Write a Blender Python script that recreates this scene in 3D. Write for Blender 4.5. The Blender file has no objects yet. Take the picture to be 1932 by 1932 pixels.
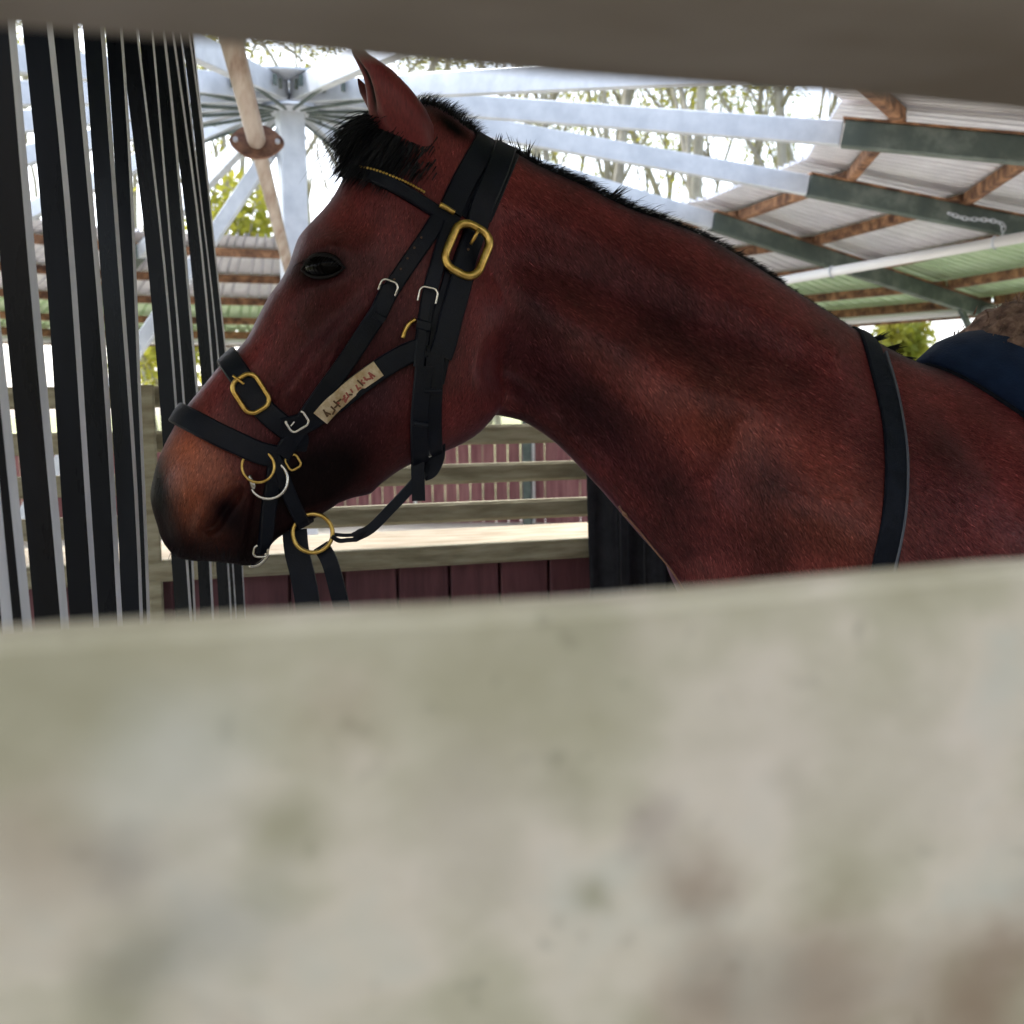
import bpy, bmesh, math, random
import numpy as np
from mathutils import Vector, Matrix
from mathutils.bvhtree import BVHTree
from mathutils.geometry import delaunay_2d_cdt

random.seed(7); rng = np.random.default_rng(7)
S = bpy.context.scene
COL = S.collection
R = math.radians

# ------------------------------------------------------------------ camera
FPX = 2072.0; HALF = 966.0                       # focal length / half frame in the 1932-pixel measuring grid
YAW, PITCH, ROLL = R(17.0), R(5.4), R(0.83)
CAMZ = 1.45
CAM = Vector((0, 0, CAMZ))
FWD = Vector((math.sin(YAW) * math.cos(PITCH), math.cos(YAW) * math.cos(PITCH), -math.sin(PITCH)))
_r0 = Vector((math.cos(YAW), -math.sin(YAW), 0)); _u0 = _r0.cross(FWD)
RIGHT = _r0 * math.cos(ROLL) - _u0 * math.sin(ROLL)
UP = _u0 * math.cos(ROLL) + _r0 * math.sin(ROLL)
cam = bpy.data.cameras.new('camera'); camo = bpy.data.objects.new('camera', cam); COL.objects.link(camo)
M = Matrix.Identity(4)
for i, v in enumerate((RIGHT, UP, -FWD)):
    M[0][i], M[1][i], M[2][i] = v
M.translation = CAM
camo.matrix_world = M
cam.sensor_width = 36; cam.lens = 36 * FPX / (2 * HALF)
cam.clip_start = 0.02; cam.clip_end = 2000
cam.dof.use_dof = True; cam.dof.focus_distance = 1.36; cam.dof.aperture_fstop = 8.5
S.camera = camo

# ------------------------------------------------------------------ light
SUN_EL, SUN_AZ = R(52), R(-25)                   # azimuth from +Y towards +X
w = bpy.data.worlds.new('World'); S.world = w; w.use_nodes = True
nt = w.node_tree; nt.nodes.clear()
sky = nt.nodes.new('ShaderNodeTexSky'); sky.sky_type = 'NISHITA'; sky.sun_disc = False
sky.sun_elevation = SUN_EL; sky.sun_rotation = SUN_AZ
sky.air_density = 1.0; sky.dust_density = 3.0; sky.ozone_density = 1.5
mixw = nt.nodes.new('ShaderNodeMix'); mixw.data_type = 'RGBA'; mixw.inputs[0].default_value = 0.6
bw = nt.nodes.new('ShaderNodeRGBToBW')
cloud = nt.nodes.new('ShaderNodeMix'); cloud.data_type = 'RGBA'; cloud.blend_type = 'MULTIPLY'; cloud.inputs[0].default_value = 1
cloud.inputs[7].default_value = (0.97, 1.0, 1.05, 1)
bg = nt.nodes.new('ShaderNodeBackground'); bg.inputs[1].default_value = 0.15
wo = nt.nodes.new('ShaderNodeOutputWorld')
L = nt.links.new
L(sky.outputs[0], mixw.inputs[6]); L(sky.outputs[0], bw.inputs[0]); L(bw.outputs[0], cloud.inputs[6])
L(cloud.outputs[2], mixw.inputs[7]); L(mixw.outputs[2], bg.inputs[0]); L(bg.outputs[0], wo.inputs[0])
sl = bpy.data.lights.new('sun', 'SUN'); sl.energy = 1.5; sl.angle = R(16); sl.color = (1, 0.97, 0.92)
so = bpy.data.objects.new('sun', sl); COL.objects.link(so)
sd = Vector((math.sin(SUN_AZ) * math.cos(SUN_EL), math.cos(SUN_AZ) * math.cos(SUN_EL), math.sin(SUN_EL)))
so.rotation_euler = sd.to_track_quat('Z', 'Y').to_euler(); so.location = (0, 0, 30)
S.view_settings.view_transform = 'Standard'; S.view_settings.look = 'None'
S.view_settings.gamma = 1.0; S.view_settings.exposure = 2.1
S.render.engine = 'CYCLES'
S.cycles.use_denoising = True
S.cycles.max_bounces = 8; S.cycles.diffuse_bounces = 5; S.cycles.glossy_bounces = 3; S.cycles.transmission_bounces = 4
S.cycles.sample_clamp_indirect = 6

# ------------------------------------------------------------------ measuring helpers
def ray(px, py):
    return FWD + RIGHT * ((px - HALF) / FPX) + UP * ((HALF - py) / FPX)
def atY(px, py, Y):
    d = ray(px, py); return CAM + d * (Y / d.y)
def atD(px, py, dep):
    return CAM + ray(px, py) * dep
def W2(lat, dep, z=0.0):
    return Vector((lat * math.cos(YAW) + dep * math.sin(YAW), -lat * math.sin(YAW) + dep * math.cos(YAW), z))
def ground_z(x, y): return 0.02 * max(-4, min(y, 14))

# ------------------------------------------------------------------ materials
def mat(name, base=(.5, .5, .5), rough=.6, metal=0.0, spec=.5, nodes=None, **kw):
    m = bpy.data.materials.new(name); m.use_nodes = True
    b = m.node_tree.nodes['Principled BSDF']
    b.inputs['Base Color'].default_value = (*base, 1); b.inputs['Roughness'].default_value = rough
    b.inputs['Metallic'].default_value = metal; b.inputs['Specular IOR Level'].default_value = spec
    for k, v in kw.items():
        b.inputs[k.replace('_', ' ')].default_value = v
    if nodes: nodes(m.node_tree, b)
    return m

def noisy(c1, c2, scale=8, detail=6, stretch=(1, 1, 1), lo=.35, hi=.65, bump=0.0, c3=None, rough=None, bscale=None, coord='Object'):
    """two/three colour noise + optional bump and roughness variation"""
    def f(t, b):
        n, l = t.nodes, t.links
        tc = n.new('ShaderNodeTexCoord'); mp = n.new('ShaderNodeMapping'); mp.inputs['Scale'].default_value = stretch
        l.new(tc.outputs[coord], mp.inputs[0])
        no = n.new('ShaderNodeTexNoise'); no.inputs['Scale'].default_value = scale; no.inputs['Detail'].default_value = detail
        no.inputs['Roughness'].default_value = .6
        l.new(mp.outputs[0], no.inputs[0])
        cr = n.new('ShaderNodeValToRGB'); cr.color_ramp.elements[0].position = lo; cr.color_ramp.elements[1].position = hi
        cr.color_ramp.elements[0].color = (*c1, 1); cr.color_ramp.elements[1].color = (*c2, 1)
        if c3:
            e = cr.color_ramp.elements.new((lo + hi) / 2); e.color = (*c3, 1)
        l.new(no.outputs[0], cr.inputs[0]); l.new(cr.outputs[0], b.inputs['Base Color'])
        if rough:
            mr = n.new('ShaderNodeMapRange'); mr.inputs[3].default_value = rough[0]; mr.inputs[4].default_value = rough[1]
            l.new(no.outputs[0], mr.inputs[0]); l.new(mr.outputs[0], b.inputs['Roughness'])
        if bump:
            n2 = n.new('ShaderNodeTexNoise'); n2.inputs['Scale'].default_value = bscale or scale * 4; n2.inputs['Detail'].default_value = 4
            l.new(mp.outputs[0], n2.inputs[0])
            bp = n.new('ShaderNodeBump'); bp.inputs['Strength'].default_value = bump; bp.inputs['Distance'].default_value = .01
            l.new(n2.outputs[0], bp.inputs['Height']); l.new(bp.outputs[0], b.inputs['Normal'])
    return f

MT = {}
MT['leather'] = mat('black_leather', (.006, .007, .010), .45, spec=.22, nodes=noisy((.0014, .0026, .0072), (.0040, .0062, .0135), 25, rough=(.3, .6), bump=.12, bscale=500))
MT['brass'] = mat('brass', (.72, .47, .13), .28, 1.0, nodes=noisy((.50, .31, .07), (.80, .55, .17), 90, rough=(.22, .42)))
MT['steel'] = mat('bright_steel', (.75, .72, .66), .22, 1.0)
MT['plate'] = mat('worn_brass_plate', (.62, .50, .32), .5, .35, nodes=noisy((.42, .30, .16), (.72, .62, .46), 70, rough=(.35, .6)))
MT['engrave_red'] = mat('red_lettering', (.34, .09, .07), .7)
MT['engrave_dark'] = mat('dark_lettering', (.10, .05, .02), .7)
MT['hair'] = mat('black_hair', (.004, .0045, .007), .5, spec=.25)
MT['eye'] = mat('eye', (.002, .0015, .0015), .12, spec=.07)
MT['rubber'] = mat('black_rubber', (.006, .007, .010), .45, spec=.11, nodes=noisy((.0012, .0020, .0050), (.0042, .0060, .0115), 14, stretch=(1, 1, .25), rough=(.16, .42)))
MT['rubber_edge'] = mat('sky_sheen_edge', (.22, .22, .24), .45, nodes=noisy((.55, .56, .63), (.80, .81, .88), 20, stretch=(1, 1, .2)))  # pale tone stands in for sky reflected along the strip edges
MT['galv'] = mat('galvanised_steel', (.55, .60, .66), .42, .25, nodes=noisy((.50, .54, .60), (.64, .68, .74), 9, bump=.03, rough=(.35, .55)))
MT['green_steel'] = mat('dark_green_steel', (.06, .085, .075), .5, .1, nodes=noisy((.065, .09, .082), (.16, .19, .17), 7, c3=(.085, .112, .10)))
MT['purlin'] = mat('rough_brown_timber', (.2, .1, .05), .85, nodes=noisy((.07, .03, .02), (.40, .21, .11), 14, stretch=(1, 1, 1), c3=(.21, .105, .055), bump=.5))
MT['sheet'] = mat('galvanised_sheet', (.5, .5, .5), .5, .2, nodes=noisy((.70, .70, .74), (.84, .84, .88), 5, rough=(.4, .6)))
MT['sheet_green'] = mat('green_bounce_sheet', (.38, .52, .33), .5, .0, nodes=noisy((.46, .62, .38), (.60, .76, .50), 4, rough=(.4, .6)))  # green bounce light from the grass put into the sheet colour
MT['white'] = mat('white_paint', (.80, .80, .80), .45)
MT['rust_pipe'] = mat('rust_stained_pipe', (.42, .34, .28), .6, .1, nodes=noisy((.26, .18, .135), (.44, .38, .33), 30, stretch=(1, .06, 1), c3=(.37, .30, .25)))
MT['rust'] = mat('rusty_plate', (.2, .1, .07), .8, nodes=noisy((.10, .05, .04), (.27, .15, .10), 30, bump=.3))
MT['rail'] = mat('weathered_olive_timber', (.3, .28, .2), .8, nodes=noisy((.25, .22, .15), (.46, .425, .32), 6, stretch=(1.2, 8, 8), c3=(.36, .33, .235), bump=.25))
MT['captop'] = mat('pale_timber', (.55, .47, .34), .75, nodes=noisy((.28, .22, .145), (.45, .39, .30), 5, stretch=(1.5, 6, 6), bump=.2))
MT['maroon'] = mat('maroon_board', (.09, .03, .04), .6, nodes=noisy((.105, .037, .05), (.19, .072, .088), 5, stretch=(7, 7, .8), bump=.2))
MT['maroon_far'] = mat('lit_maroon_board', (.26, .09, .10), .65, nodes=noisy((.20, .062, .075), (.34, .15, .15), 4, stretch=(6, 6, .6)))  # maroon lightened to the pink of lit boards
MT['rug'] = mat('black_rug_cloth', (.012, .013, .02), .85, nodes=noisy((.009, .010, .016), (.02, .021, .03), 40, bump=.2))
MT['rugpipe'] = mat('rug_binding', (.035, .035, .045), .8)
MT['pad'] = mat('navy_cloth', (.010, .026, .07), .85, spec=.2, Sheen_Weight=.05, nodes=noisy((.004, .013, .042), (.008, .022, .062), 30, bump=.15, bscale=300))
MT['fleece'] = mat('brown_fleece', (.2, .11, .08), .95, nodes=noisy((.08, .045, .035), (.34, .22, .17), 45, c3=(.19, .11, .085), bump=.6))
MT['collar'] = mat('navy_black_webbing', (.010, .014, .026), .6, spec=.15, nodes=noisy((.004, .006, .012), (.008, .011, .02), 60, bump=.2, bscale=600))
MT['collar_edge'] = mat('grey_binding', (.10, .11, .14), .55)
MT['sand'] = mat('pale_sand', (.5, .42, .3), .95, nodes=noisy((.55, .52, .46), (.70, .66, .60), 1.3, detail=9, bump=.5, bscale=30))
MT['bounce_cut'] = mat('bounce_cut_earth', (.05, .04, .03), .95, nodes=noisy((.03, .026, .02), (.075, .062, .048), 2, detail=9, bump=.5, bscale=25))  # kept dark to cut light bounced up from below
MT['grass'] = mat('dry_grass_ground', (.2, .22, .08), .95, nodes=noisy((.10, .15, .04), (.36, .34, .17), .8, detail=9, bump=.6, bscale=18))
MT['bark'] = mat('pale_bark', (.33, .30, .25), .85, nodes=noisy((.24, .215, .175), (.44, .41, .355), 5, stretch=(1, 1, .35), bump=.3))
def leafmat(name, c1, c2):
    def f(t, b):
        noisy(c1, c2, 3, 3)(t, b)
        n, l = t.nodes, t.links
        tr = n.new('ShaderNodeBsdfTranslucent'); mx = n.new('ShaderNodeMixShader'); mx.inputs[0].default_value = .6
        src = b.inputs['Base Color'].links[0].from_socket
        l.new(src, tr.inputs[0]); l.new(b.outputs[0], mx.inputs[1]); l.new(tr.outputs[0], mx.inputs[2])
        l.new(mx.outputs[0], n['Material Output'].inputs[0])
    return mat(name, c1, .6, nodes=f)
MT['leaf'] = leafmat('yellow_green_leaf', (.30, .33, .045), (.48, .43, .07))
MT['leaf_dull'] = leafmat('olive_leaf', (.18, .20, .06), (.34, .31, .12))

BR_, OL_, GY_, PK_ = (.25, .155, .09), (.33, .285, .165), (.42, .385, .31), (.72, .585, .46)
STAINS = [(1320, 1670, 110, BR_, .7), (1240, 1560, 85, (.30, .225, .17), .6), (1560, 1870, 230, BR_, .7), (1830, 1900, 240, BR_, .8), (1915, 1790, 120, BR_, .5), (1330, 1900, 170, BR_, .6), (260, 1825, 130, (.26, .225, .14), .75),
          (555, 1565, 90, OL_, .6), (1112, 1690, 60, OL_, .75), (885, 1480, 100, OL_, .55), (1072, 1487, 75, OL_, .5), (1500, 1472, 70, OL_, .6), (930, 1645, 100, OL_, .45), (60, 1605, 150, (.36, .25, .16), .5), (225, 1625, 90, (.31, .255, .20), .55),
          (420, 1750, 150, GY_, .6), (650, 1340, 110, (.42, .32, .20), .45), (120, 1330, 300, OL_, .5), (1450, 1430, 300, PK_, .5), (900, 1590, 230, PK_, .45), (1780, 1450, 280, PK_, .5), (330, 1450, 170, (.62, .575, .465), .5), (1150, 1190, 170, OL_, .45)]
# near fence: weathered, lichen-blotched board
def blotchy(t, b):
    n, l = t.nodes, t.links
    tc = n.new('ShaderNodeTexCoord')
    def noise(scale, det, st=(1, 1, 1), off=0):
        mp = n.new('ShaderNodeMapping'); mp.inputs['Scale'].default_value = st; mp.inputs['Location'].default_value = (off, off, off)
        l.new(tc.outputs['Object'], mp.inputs[0])
        x = n.new('ShaderNodeTexNoise'); x.inputs['Scale'].default_value = scale; x.inputs['Detail'].default_value = det
        l.new(mp.outputs[0], x.inputs[0]); return x.outputs[0]
    def ramp(src, stops):
        cr = n.new('ShaderNodeValToRGB'); e = cr.color_ramp.elements
        e[0].position, e[0].color = stops[0][0], (*stops[0][1], 1); e[1].position, e[1].color = stops[-1][0], (*stops[-1][1], 1)
        for p, c in stops[1:-1]:
            q = e.new(p); q.color = (*c, 1)
        l.new(src, cr.inputs[0]); return cr.outputs[0]
    def mix(a, bb, f, mode='MIX'):
        m = n.new('ShaderNodeMix'); m.data_type = 'RGBA'; m.blend_type = mode
        l.new(f, m.inputs[0]); l.new(a, m.inputs[6])
        if isinstance(bb, tuple): m.inputs[7].default_value = (*bb, 1)
        else: l.new(bb, m.inputs[7])
        return m.outputs[2]
    base = ramp(noise(22, 3, (1, 1, 1.25), off=5.2), [(.30, (.44, .375, .235)), (.45, (.525, .45, .30)), (.58, (.66, .55, .40)), (.72, (.60, .535, .405))])
    k1 = ramp(noise(14, 2, off=8.4), [(.60, (0, 0, 0)), (.78, (.8, .8, .8))])
    c = mix(base, (.27, .18, .115), k1)
    k2 = ramp(noise(95, 2, off=7.7), [(.67, (0, 0, 0)), (.80, (.5, .5, .5))])
    c = mix(c, (.15, .128, .08), k2)
    # individual stains and knots, each with a ragged outline
    wob = n.new('ShaderNodeTexNoise'); wob.inputs['Scale'].default_value = 55; wob.inputs['Detail'].default_value = 4; l.new(tc.outputs['Object'], wob.inputs[0])
    sub = n.new('ShaderNodeVectorMath'); sub.operation = 'SUBTRACT'; l.new(wob.outputs['Color'], sub.inputs[0]); sub.inputs[1].default_value = (.5, .5, .5)
    scl = n.new('ShaderNodeVectorMath'); scl.operation = 'SCALE'; scl.inputs['Scale'].default_value = .016; l.new(sub.outputs[0], scl.inputs[0])
    addv = n.new('ShaderNodeVectorMath'); addv.operation = 'ADD'; l.new(tc.outputs['Object'], addv.inputs[0]); l.new(scl.outputs[0], addv.inputs[1])
    for (sx_, sy_, sr_, sc_, am_) in STAINS:
        p_ = atY(sx_, sy_, .232); dn_ = n.new('ShaderNodeVectorMath'); dn_.operation = 'DISTANCE'; l.new(addv.outputs[0], dn_.inputs[0]); dn_.inputs[1].default_value = tuple(p_)
        mr_ = n.new('ShaderNodeMapRange'); mr_.interpolation_type = 'SMOOTHSTEP'; r_ = sr_ * .000122
        mr_.inputs[1].default_value = r_ * .05; mr_.inputs[2].default_value = r_ * 1.3; mr_.inputs[3].default_value = am_; mr_.inputs[4].default_value = 0
        l.new(dn_.outputs['Value'], mr_.inputs[0]); c = mix(c, sc_, mr_.outputs[0])
    l.new(c, b.inputs['Base Color'])
    bp = n.new('ShaderNodeBump'); bp.inputs['Strength'].default_value = .3; bp.inputs['Distance'].default_value = .004
    l.new(noise(80, 5), bp.inputs['Height']); l.new(bp.outputs[0], b.inputs['Normal'])
MT['nearrail_dark'] = mat('shaded_rail_timber', (.2, .17, .14), .85, nodes=noisy((.27, .225, .18), (.42, .375, .33), 14, 3, stretch=(.5, 1, 1)))  # darker copy of the rail timber, underside shade put into its colour
MT['nearrail'] = mat('lichen_blotched_timber', (.4, .38, .3), .85, nodes=blotchy)

# horse coat
def coatnodes(t, b):
    n, l = t.nodes, t.links
    at = n.new('ShaderNodeAttribute'); at.attribute_name = 'coat'
    tc = n.new('ShaderNodeTexCoord')
    mp = n.new('ShaderNodeMapping'); mp.inputs['Rotation'].default_value = (0, R(35), 0); mp.inputs['Scale'].default_value = (1, 1, .22)
    l.new(tc.outputs['Object'], mp.inputs[0])
    no = n.new('ShaderNodeTexNoise'); no.inputs['Scale'].default_value = 420; no.inputs['Detail'].default_value = 3
    l.new(mp.outputs[0], no.inputs[0])
    n2 = n.new('ShaderNodeTexNoise'); n2.inputs['Scale'].default_value = 9; n2.inputs['Detail'].default_value = 5
    l.new(tc.outputs['Object'], n2.inputs[0])
    mr = n.new('ShaderNodeMapRange'); mr.inputs[1].default_value = .3; mr.inputs[2].default_value = .7; mr.inputs[3].default_value = .52; mr.inputs[4].default_value = 1.5
    l.new(n2.outputs[0], mr.inputs[0])
    m2 = n.new('ShaderNodeMapRange'); m2.inputs[1].default_value = .3; m2.inputs[2].default_value = .7; m2.inputs[3].default_value = .78; m2.inputs[4].default_value = 1.22
    l.new(no.outputs[0], m2.inputs[0])
    mu = n.new('ShaderNodeMath'); mu.operation = 'MULTIPLY'; l.new(mr.outputs[0], mu.inputs[0]); l.new(m2.outputs[0], mu.inputs[1])
    vm = n.new('ShaderNodeVectorMath'); vm.operation = 'SCALE'; l.new(at.outputs['Color'], vm.inputs[0]); l.new(mu.outputs[0], vm.inputs['Scale'])
    l.new(vm.outputs[0], b.inputs['Base Color'])
    sx = n.new('ShaderNodeSeparateColor'); l.new(at.outputs['Color'], sx.inputs[0]); sm_ = n.new('ShaderNodeMath'); sm_.operation = 'MULTIPLY'; sm_.inputs[1].default_value = 1.3
    l.new(sx.outputs[0], sm_.inputs[0]); l.new(sm_.outputs[0], b.inputs['Sheen Weight']); b.inputs['Sheen Tint'].default_value = (.72, .74, 1, 1)
    sp_ = n.new('ShaderNodeMath'); sp_.operation = 'MULTIPLY_ADD'; sp_.inputs[1].default_value = 1.6; sp_.inputs[2].default_value = .06; sp_.use_clamp = True; l.new(sx.outputs[0], sp_.inputs[0]); l.new(sp_.outputs[0], b.inputs['Specular IOR Level'])
    bp = n.new('ShaderNodeBump'); bp.inputs['Strength'].default_value = .22; bp.inputs['Distance'].default_value = .002
    l.new(no.outputs[0], bp.inputs['Height']); l.new(bp.outputs[0], b.inputs['Normal'])
MT['coat'] = mat('bay_coat', (.1, .03, .02), .42, spec=.24, nodes=coatnodes, Sheen_Weight=.04, Sheen_Roughness=.4)

# ------------------------------------------------------------------ object helpers
def setp(o, label=None, cat=None, group=None, kind=None):
    if label: o['label'] = label
    if cat: o['category'] = cat
    if group: o['group'] = group
    if kind: o['kind'] = kind
    return o
def empty(name, loc=(0, 0, 0), label=None, cat=None, group=None):
    o = bpy.data.objects.new(name, None); COL.objects.link(o); o.location = loc; o.empty_display_size = .05
    return setp(o, label, cat, group)
def link(name, me, m=None, parent=None, smooth=False):
    if m is not None:
        for k in (m if isinstance(m, (list, tuple)) else [m]): me.materials.append(MT[k] if isinstance(k, str) else k)
    o = bpy.data.objects.new(name, me); COL.objects.link(o)
    if parent is not None:
        o.parent = parent; o.location = -Vector(parent.location) if parent.parent is None else (0, 0, 0)
    if smooth:
        me.polygons.foreach_set('use_smooth', [True] * len(me.polygons))
    return o
def build(name, verts, faces, m=None, parent=None, smooth=False, mi=None):
    me = bpy.data.meshes.new(name); me.from_pydata([tuple(v) for v in verts], [], faces); me.update()
    o = link(name, me, m, parent, smooth)
    if mi is not None: me.polygons.foreach_set('material_index', mi)
    return o
BOXF = [(0, 1, 3, 2), (4, 6, 7, 5), (0, 4, 5, 1), (2, 3, 7, 6), (0, 2, 6, 4), (1, 5, 7, 3)]
def beam(p0, p1, wd, ht, up=Vector((0, 0, 1)), bev=.08):
    """a bevelled bar from p0 to p1: verts, faces (octagonal section)"""
    p0, p1 = Vector(p0), Vector(p1); d = (p1 - p0).normalized()
    s = d.cross(up).normalized(); u = s.cross(d).normalized()
    a, b = wd / 2, ht / 2; e = bev * min(wd, ht)
    sec = [(-a + e, -b), (a - e, -b), (a, -b + e), (a, b - e), (a - e, b), (-a + e, b), (-a, b - e), (-a, -b + e)]
    vs = [p + s * x + u * y for p in (p0, p1) for x, y in sec]
    fs = [(i, (i + 1) % 8, 8 + (i + 1) % 8, 8 + i) for i in range(8)] + [tuple(range(7, -1, -1)), tuple(range(8, 16))]
    return vs, fs
def tubev(pts, rad, n=10, closed=False):
    pts = [Vector(p) for p in pts]; N = len(pts)
    rad = rad if isinstance(rad, (list, tuple)) else [rad] * N
    vs, fs = [], []; prev = None
    for i, p in enumerate(pts):
        if closed: t = pts[(i + 1) % N] - pts[i - 1]
        else: t = pts[min(i + 1, N - 1)] - pts[max(i - 1, 0)]
        t.normalize()
        if prev is None:
            a = Vector((0, 0, 1)) if abs(t.z) < .9 else Vector((1, 0, 0)); nrm = (a - t * a.dot(t)).normalized()
        else:
            nrm = (prev - t * prev.dot(t)).normalized()
        prev = nrm; b = t.cross(nrm)
        vs += [p + (nrm * math.cos(2 * math.pi * k / n) + b * math.sin(2 * math.pi * k / n)) * rad[i] for k in range(n)]
    for i in range(N if closed else N - 1):
        j = (i + 1) % N
        fs += [(i * n + k, i * n + (k + 1) % n, j * n + (k + 1) % n, j * n + k) for k in range(n)]
    if not closed:
        fs += [tuple(range(n - 1, -1, -1)), tuple(range((N - 1) * n, N * n))]
    return vs, fs
def merge(parts):
    V, F = [], []
    for vs, fs in parts:
        o = len(V); V += vs; F += [tuple(i + o for i in f) for f in fs]
    return V, F
def catmull(P, n=8, closed=False):
    P = [np.array(p, float) for p in P]; out = []; N = len(P)
    for i in range(N if closed else N - 1):
        p1, p2 = P[i], P[(i + 1) % N]
        p0 = P[i - 1] if (closed or i > 0) else 2 * p1 - p2
        p3 = P[(i + 2) % N] if (closed or i + 2 < N) else 2 * p2 - p1
        for k in range(n):
            t = k / n
            out.append(.5 * ((2 * p1) + (-p0 + p2) * t + (2 * p0 - 5 * p1 + 4 * p2 - p3) * t * t + (-p0 + 3 * p1 - 3 * p2 + p3) * t ** 3))
    if not closed: out.append(P[-1])
    return out
def resample(P, step):
    P = np.array(P, float); seg = np.linalg.norm(np.diff(P, axis=0), axis=1); s = np.r_[0, np.cumsum(seg)]
    n = max(2, int(round(s[-1] / step)) + 1); q = np.linspace(0, s[-1], n)
    return np.stack([np.interp(q, s, P[:, k]) for k in range(P.shape[1])], 1)

# ================================================================== SETTING
# ground: one large sheet, gently rising away from the camera
gv, gf = [], []
xs = [-400, -120, -40, -15, -6, 0, 6, 15, 40, 120, 400]; ys = [-60, -20, -4, 0, 4, 8, 14, 25, 60, 150, 600]
for y in ys:
    for x in xs: gv.append((x, y, ground_z(x, y)))
for j in range(len(ys) - 1):
    for i in range(len(xs) - 1):
        a = j * len(xs) + i; gf.append((a, a + 1, a + 1 + len(xs), a + len(xs)))
setp(build('ground', gv, gf, 'grass'), kind='structure')
C3 = W2(-1.147, 6.0)                              # centre of the horse walker
ZH = CAMZ + 1.73; SL = .188; RI, RO, NB = 2.84, 5.66, 15
def ang(k): return R(-19.7 + 24 * k) - YAW
def ring(k, r, z=None):
    a = ang(k); p = Vector((C3.x + r * math.cos(a), C3.y + r * math.sin(a), 0))
    p.z = (ZH - SL * r) if z is None else z
    return p
sv = [(C3.x, C3.y, ground_z(0, C3.y) + .012)]
for rr in (2.0, 4.0, 7.4):
    for i in range(60):
        a = 2 * math.pi * i / 60; x, y = C3.x + rr * math.cos(a), C3.y + rr * math.sin(a); sv.append((x, y, ground_z(x, y) + .012))
sf = [(0, 1 + i, 1 + (i + 1) % 60) for i in range(60)]
for q in range(2):
    sf += [(1 + q * 60 + i, 61 + q * 60 + i, 61 + q * 60 + (i + 1) % 60, 1 + q * 60 + (i + 1) % 60) for i in range(60)]
pv = []
for y in (-14.0, -3.0, .10):
    pv += [(-30, y, ground_z(0, y) + .016), (30, y, ground_z(0, y) + .016)]
setp(build('bounce_cut_strip', pv, [(0, 1, 3, 2), (2, 3, 5, 4)], 'bounce_cut'), kind='structure')  # unseen dark strip added near the camera to cut ground bounce
setp(build('sand_track', sv, sf, 'sand'), kind='structure')

# ---------------------------------------------------------------- ring roof
roof = empty('ring_roof', (C3.x, C3.y, 0), 'ring-shaped corrugated roof on dark green rafters and brown timber purlins', 'roof')
for k in range(NB):
    p0, p1 = ring(k, RI - .02), ring(k, RO - .04)
    vs, fs = beam(p0, p1, .07, .115); build('rafter', vs, fs, 'green_steel', roof)
    # flange lip on the rafter
    vs, fs = beam(p0 + Vector((0, 0, .062)), p1 + Vector((0, 0, .062)), .10, .008); build('rafter_flange', vs, fs, 'purlin', roof)
    po = ring(k, RO - .12); g = ground_z(po.x, po.y)
    vs, fs = beam((po.x, po.y, g - .05), (po.x, po.y, po.z - .06), .09, .09, up=Vector((math.cos(ang(k)), math.sin(ang(k)), 0)))
    build('post', vs, fs, 'green_steel', roof)
    q = ring(k, RO - .45); vs, fs = beam((po.x, po.y, po.z - .42), (q.x, q.y, q.z - .05), .04, .04); build('knee_brace', vs, fs, 'green_steel', roof)
PR = [3.06, 3.73, 4.40, 5.06, 5.58]
def bayp(k, r, t, dz=0.0):
    a, b = ring(k, r), ring(k + 1, r); p = a.lerp(b, t); p.z += dz; return p
for k in range(NB):
    for r in PR:
        a, b = bayp(k, r, .012, .098), bayp(k, r, .988, .098)
        V, F = beam(a, b, .055, .066, bev=.12)
        build('purlin', V, F, 'purlin', roof)
    for (ra, rb, mm, dz) in ((RI - .03, 4.62, 'sheet', .143), (4.52, RO + .06, 'sheet_green', .151)):
        for sh in range(3):
            t0, t1 = sh / 3 - (.03 if sh else 0), (sh + 1) / 3 + (.022 if sh == 2 else 0)
            wid = (ring(k + 1, rb) - ring(k, rb)).length * (t1 - t0); nr = max(3, int(round(wid / .105))); nc = nr * 5
            V, F = [], []
            for i, r in enumerate((ra, rb)):
                for c in range(nc + 1):
                    q5 = c % 5; fr5 = (0, .62, .70, .86, .94)[q5]; t = t0 + (t1 - t0) * (c // 5 + fr5) / nr
                    V.append(bayp(k, r, t, dz + (0, 0, .026, .026, 0)[q5] + .0012 * sh))
            F = [(c, c + 1, nc + 2 + c, nc + 1 + c) for c in range(nc)]
            build('roof_sheet', V, F, mm, roof)
    a, b = bayp(k, RO + .02, 0.0, .05), bayp(k, RO + .02, 1.0, .05)
    vs, fs = beam(a, b, .03, .10); build('fascia_board', vs, fs, 'purlin', roof)
    a, b = bayp(k, RO - .22, 0, -.01), bayp(k, RO - .22, 1, -.01)
    vs, fs = tubev([a, b], .03, 10); build('gutter_pipe', vs, fs, 'white', roof, smooth=True)

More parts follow.
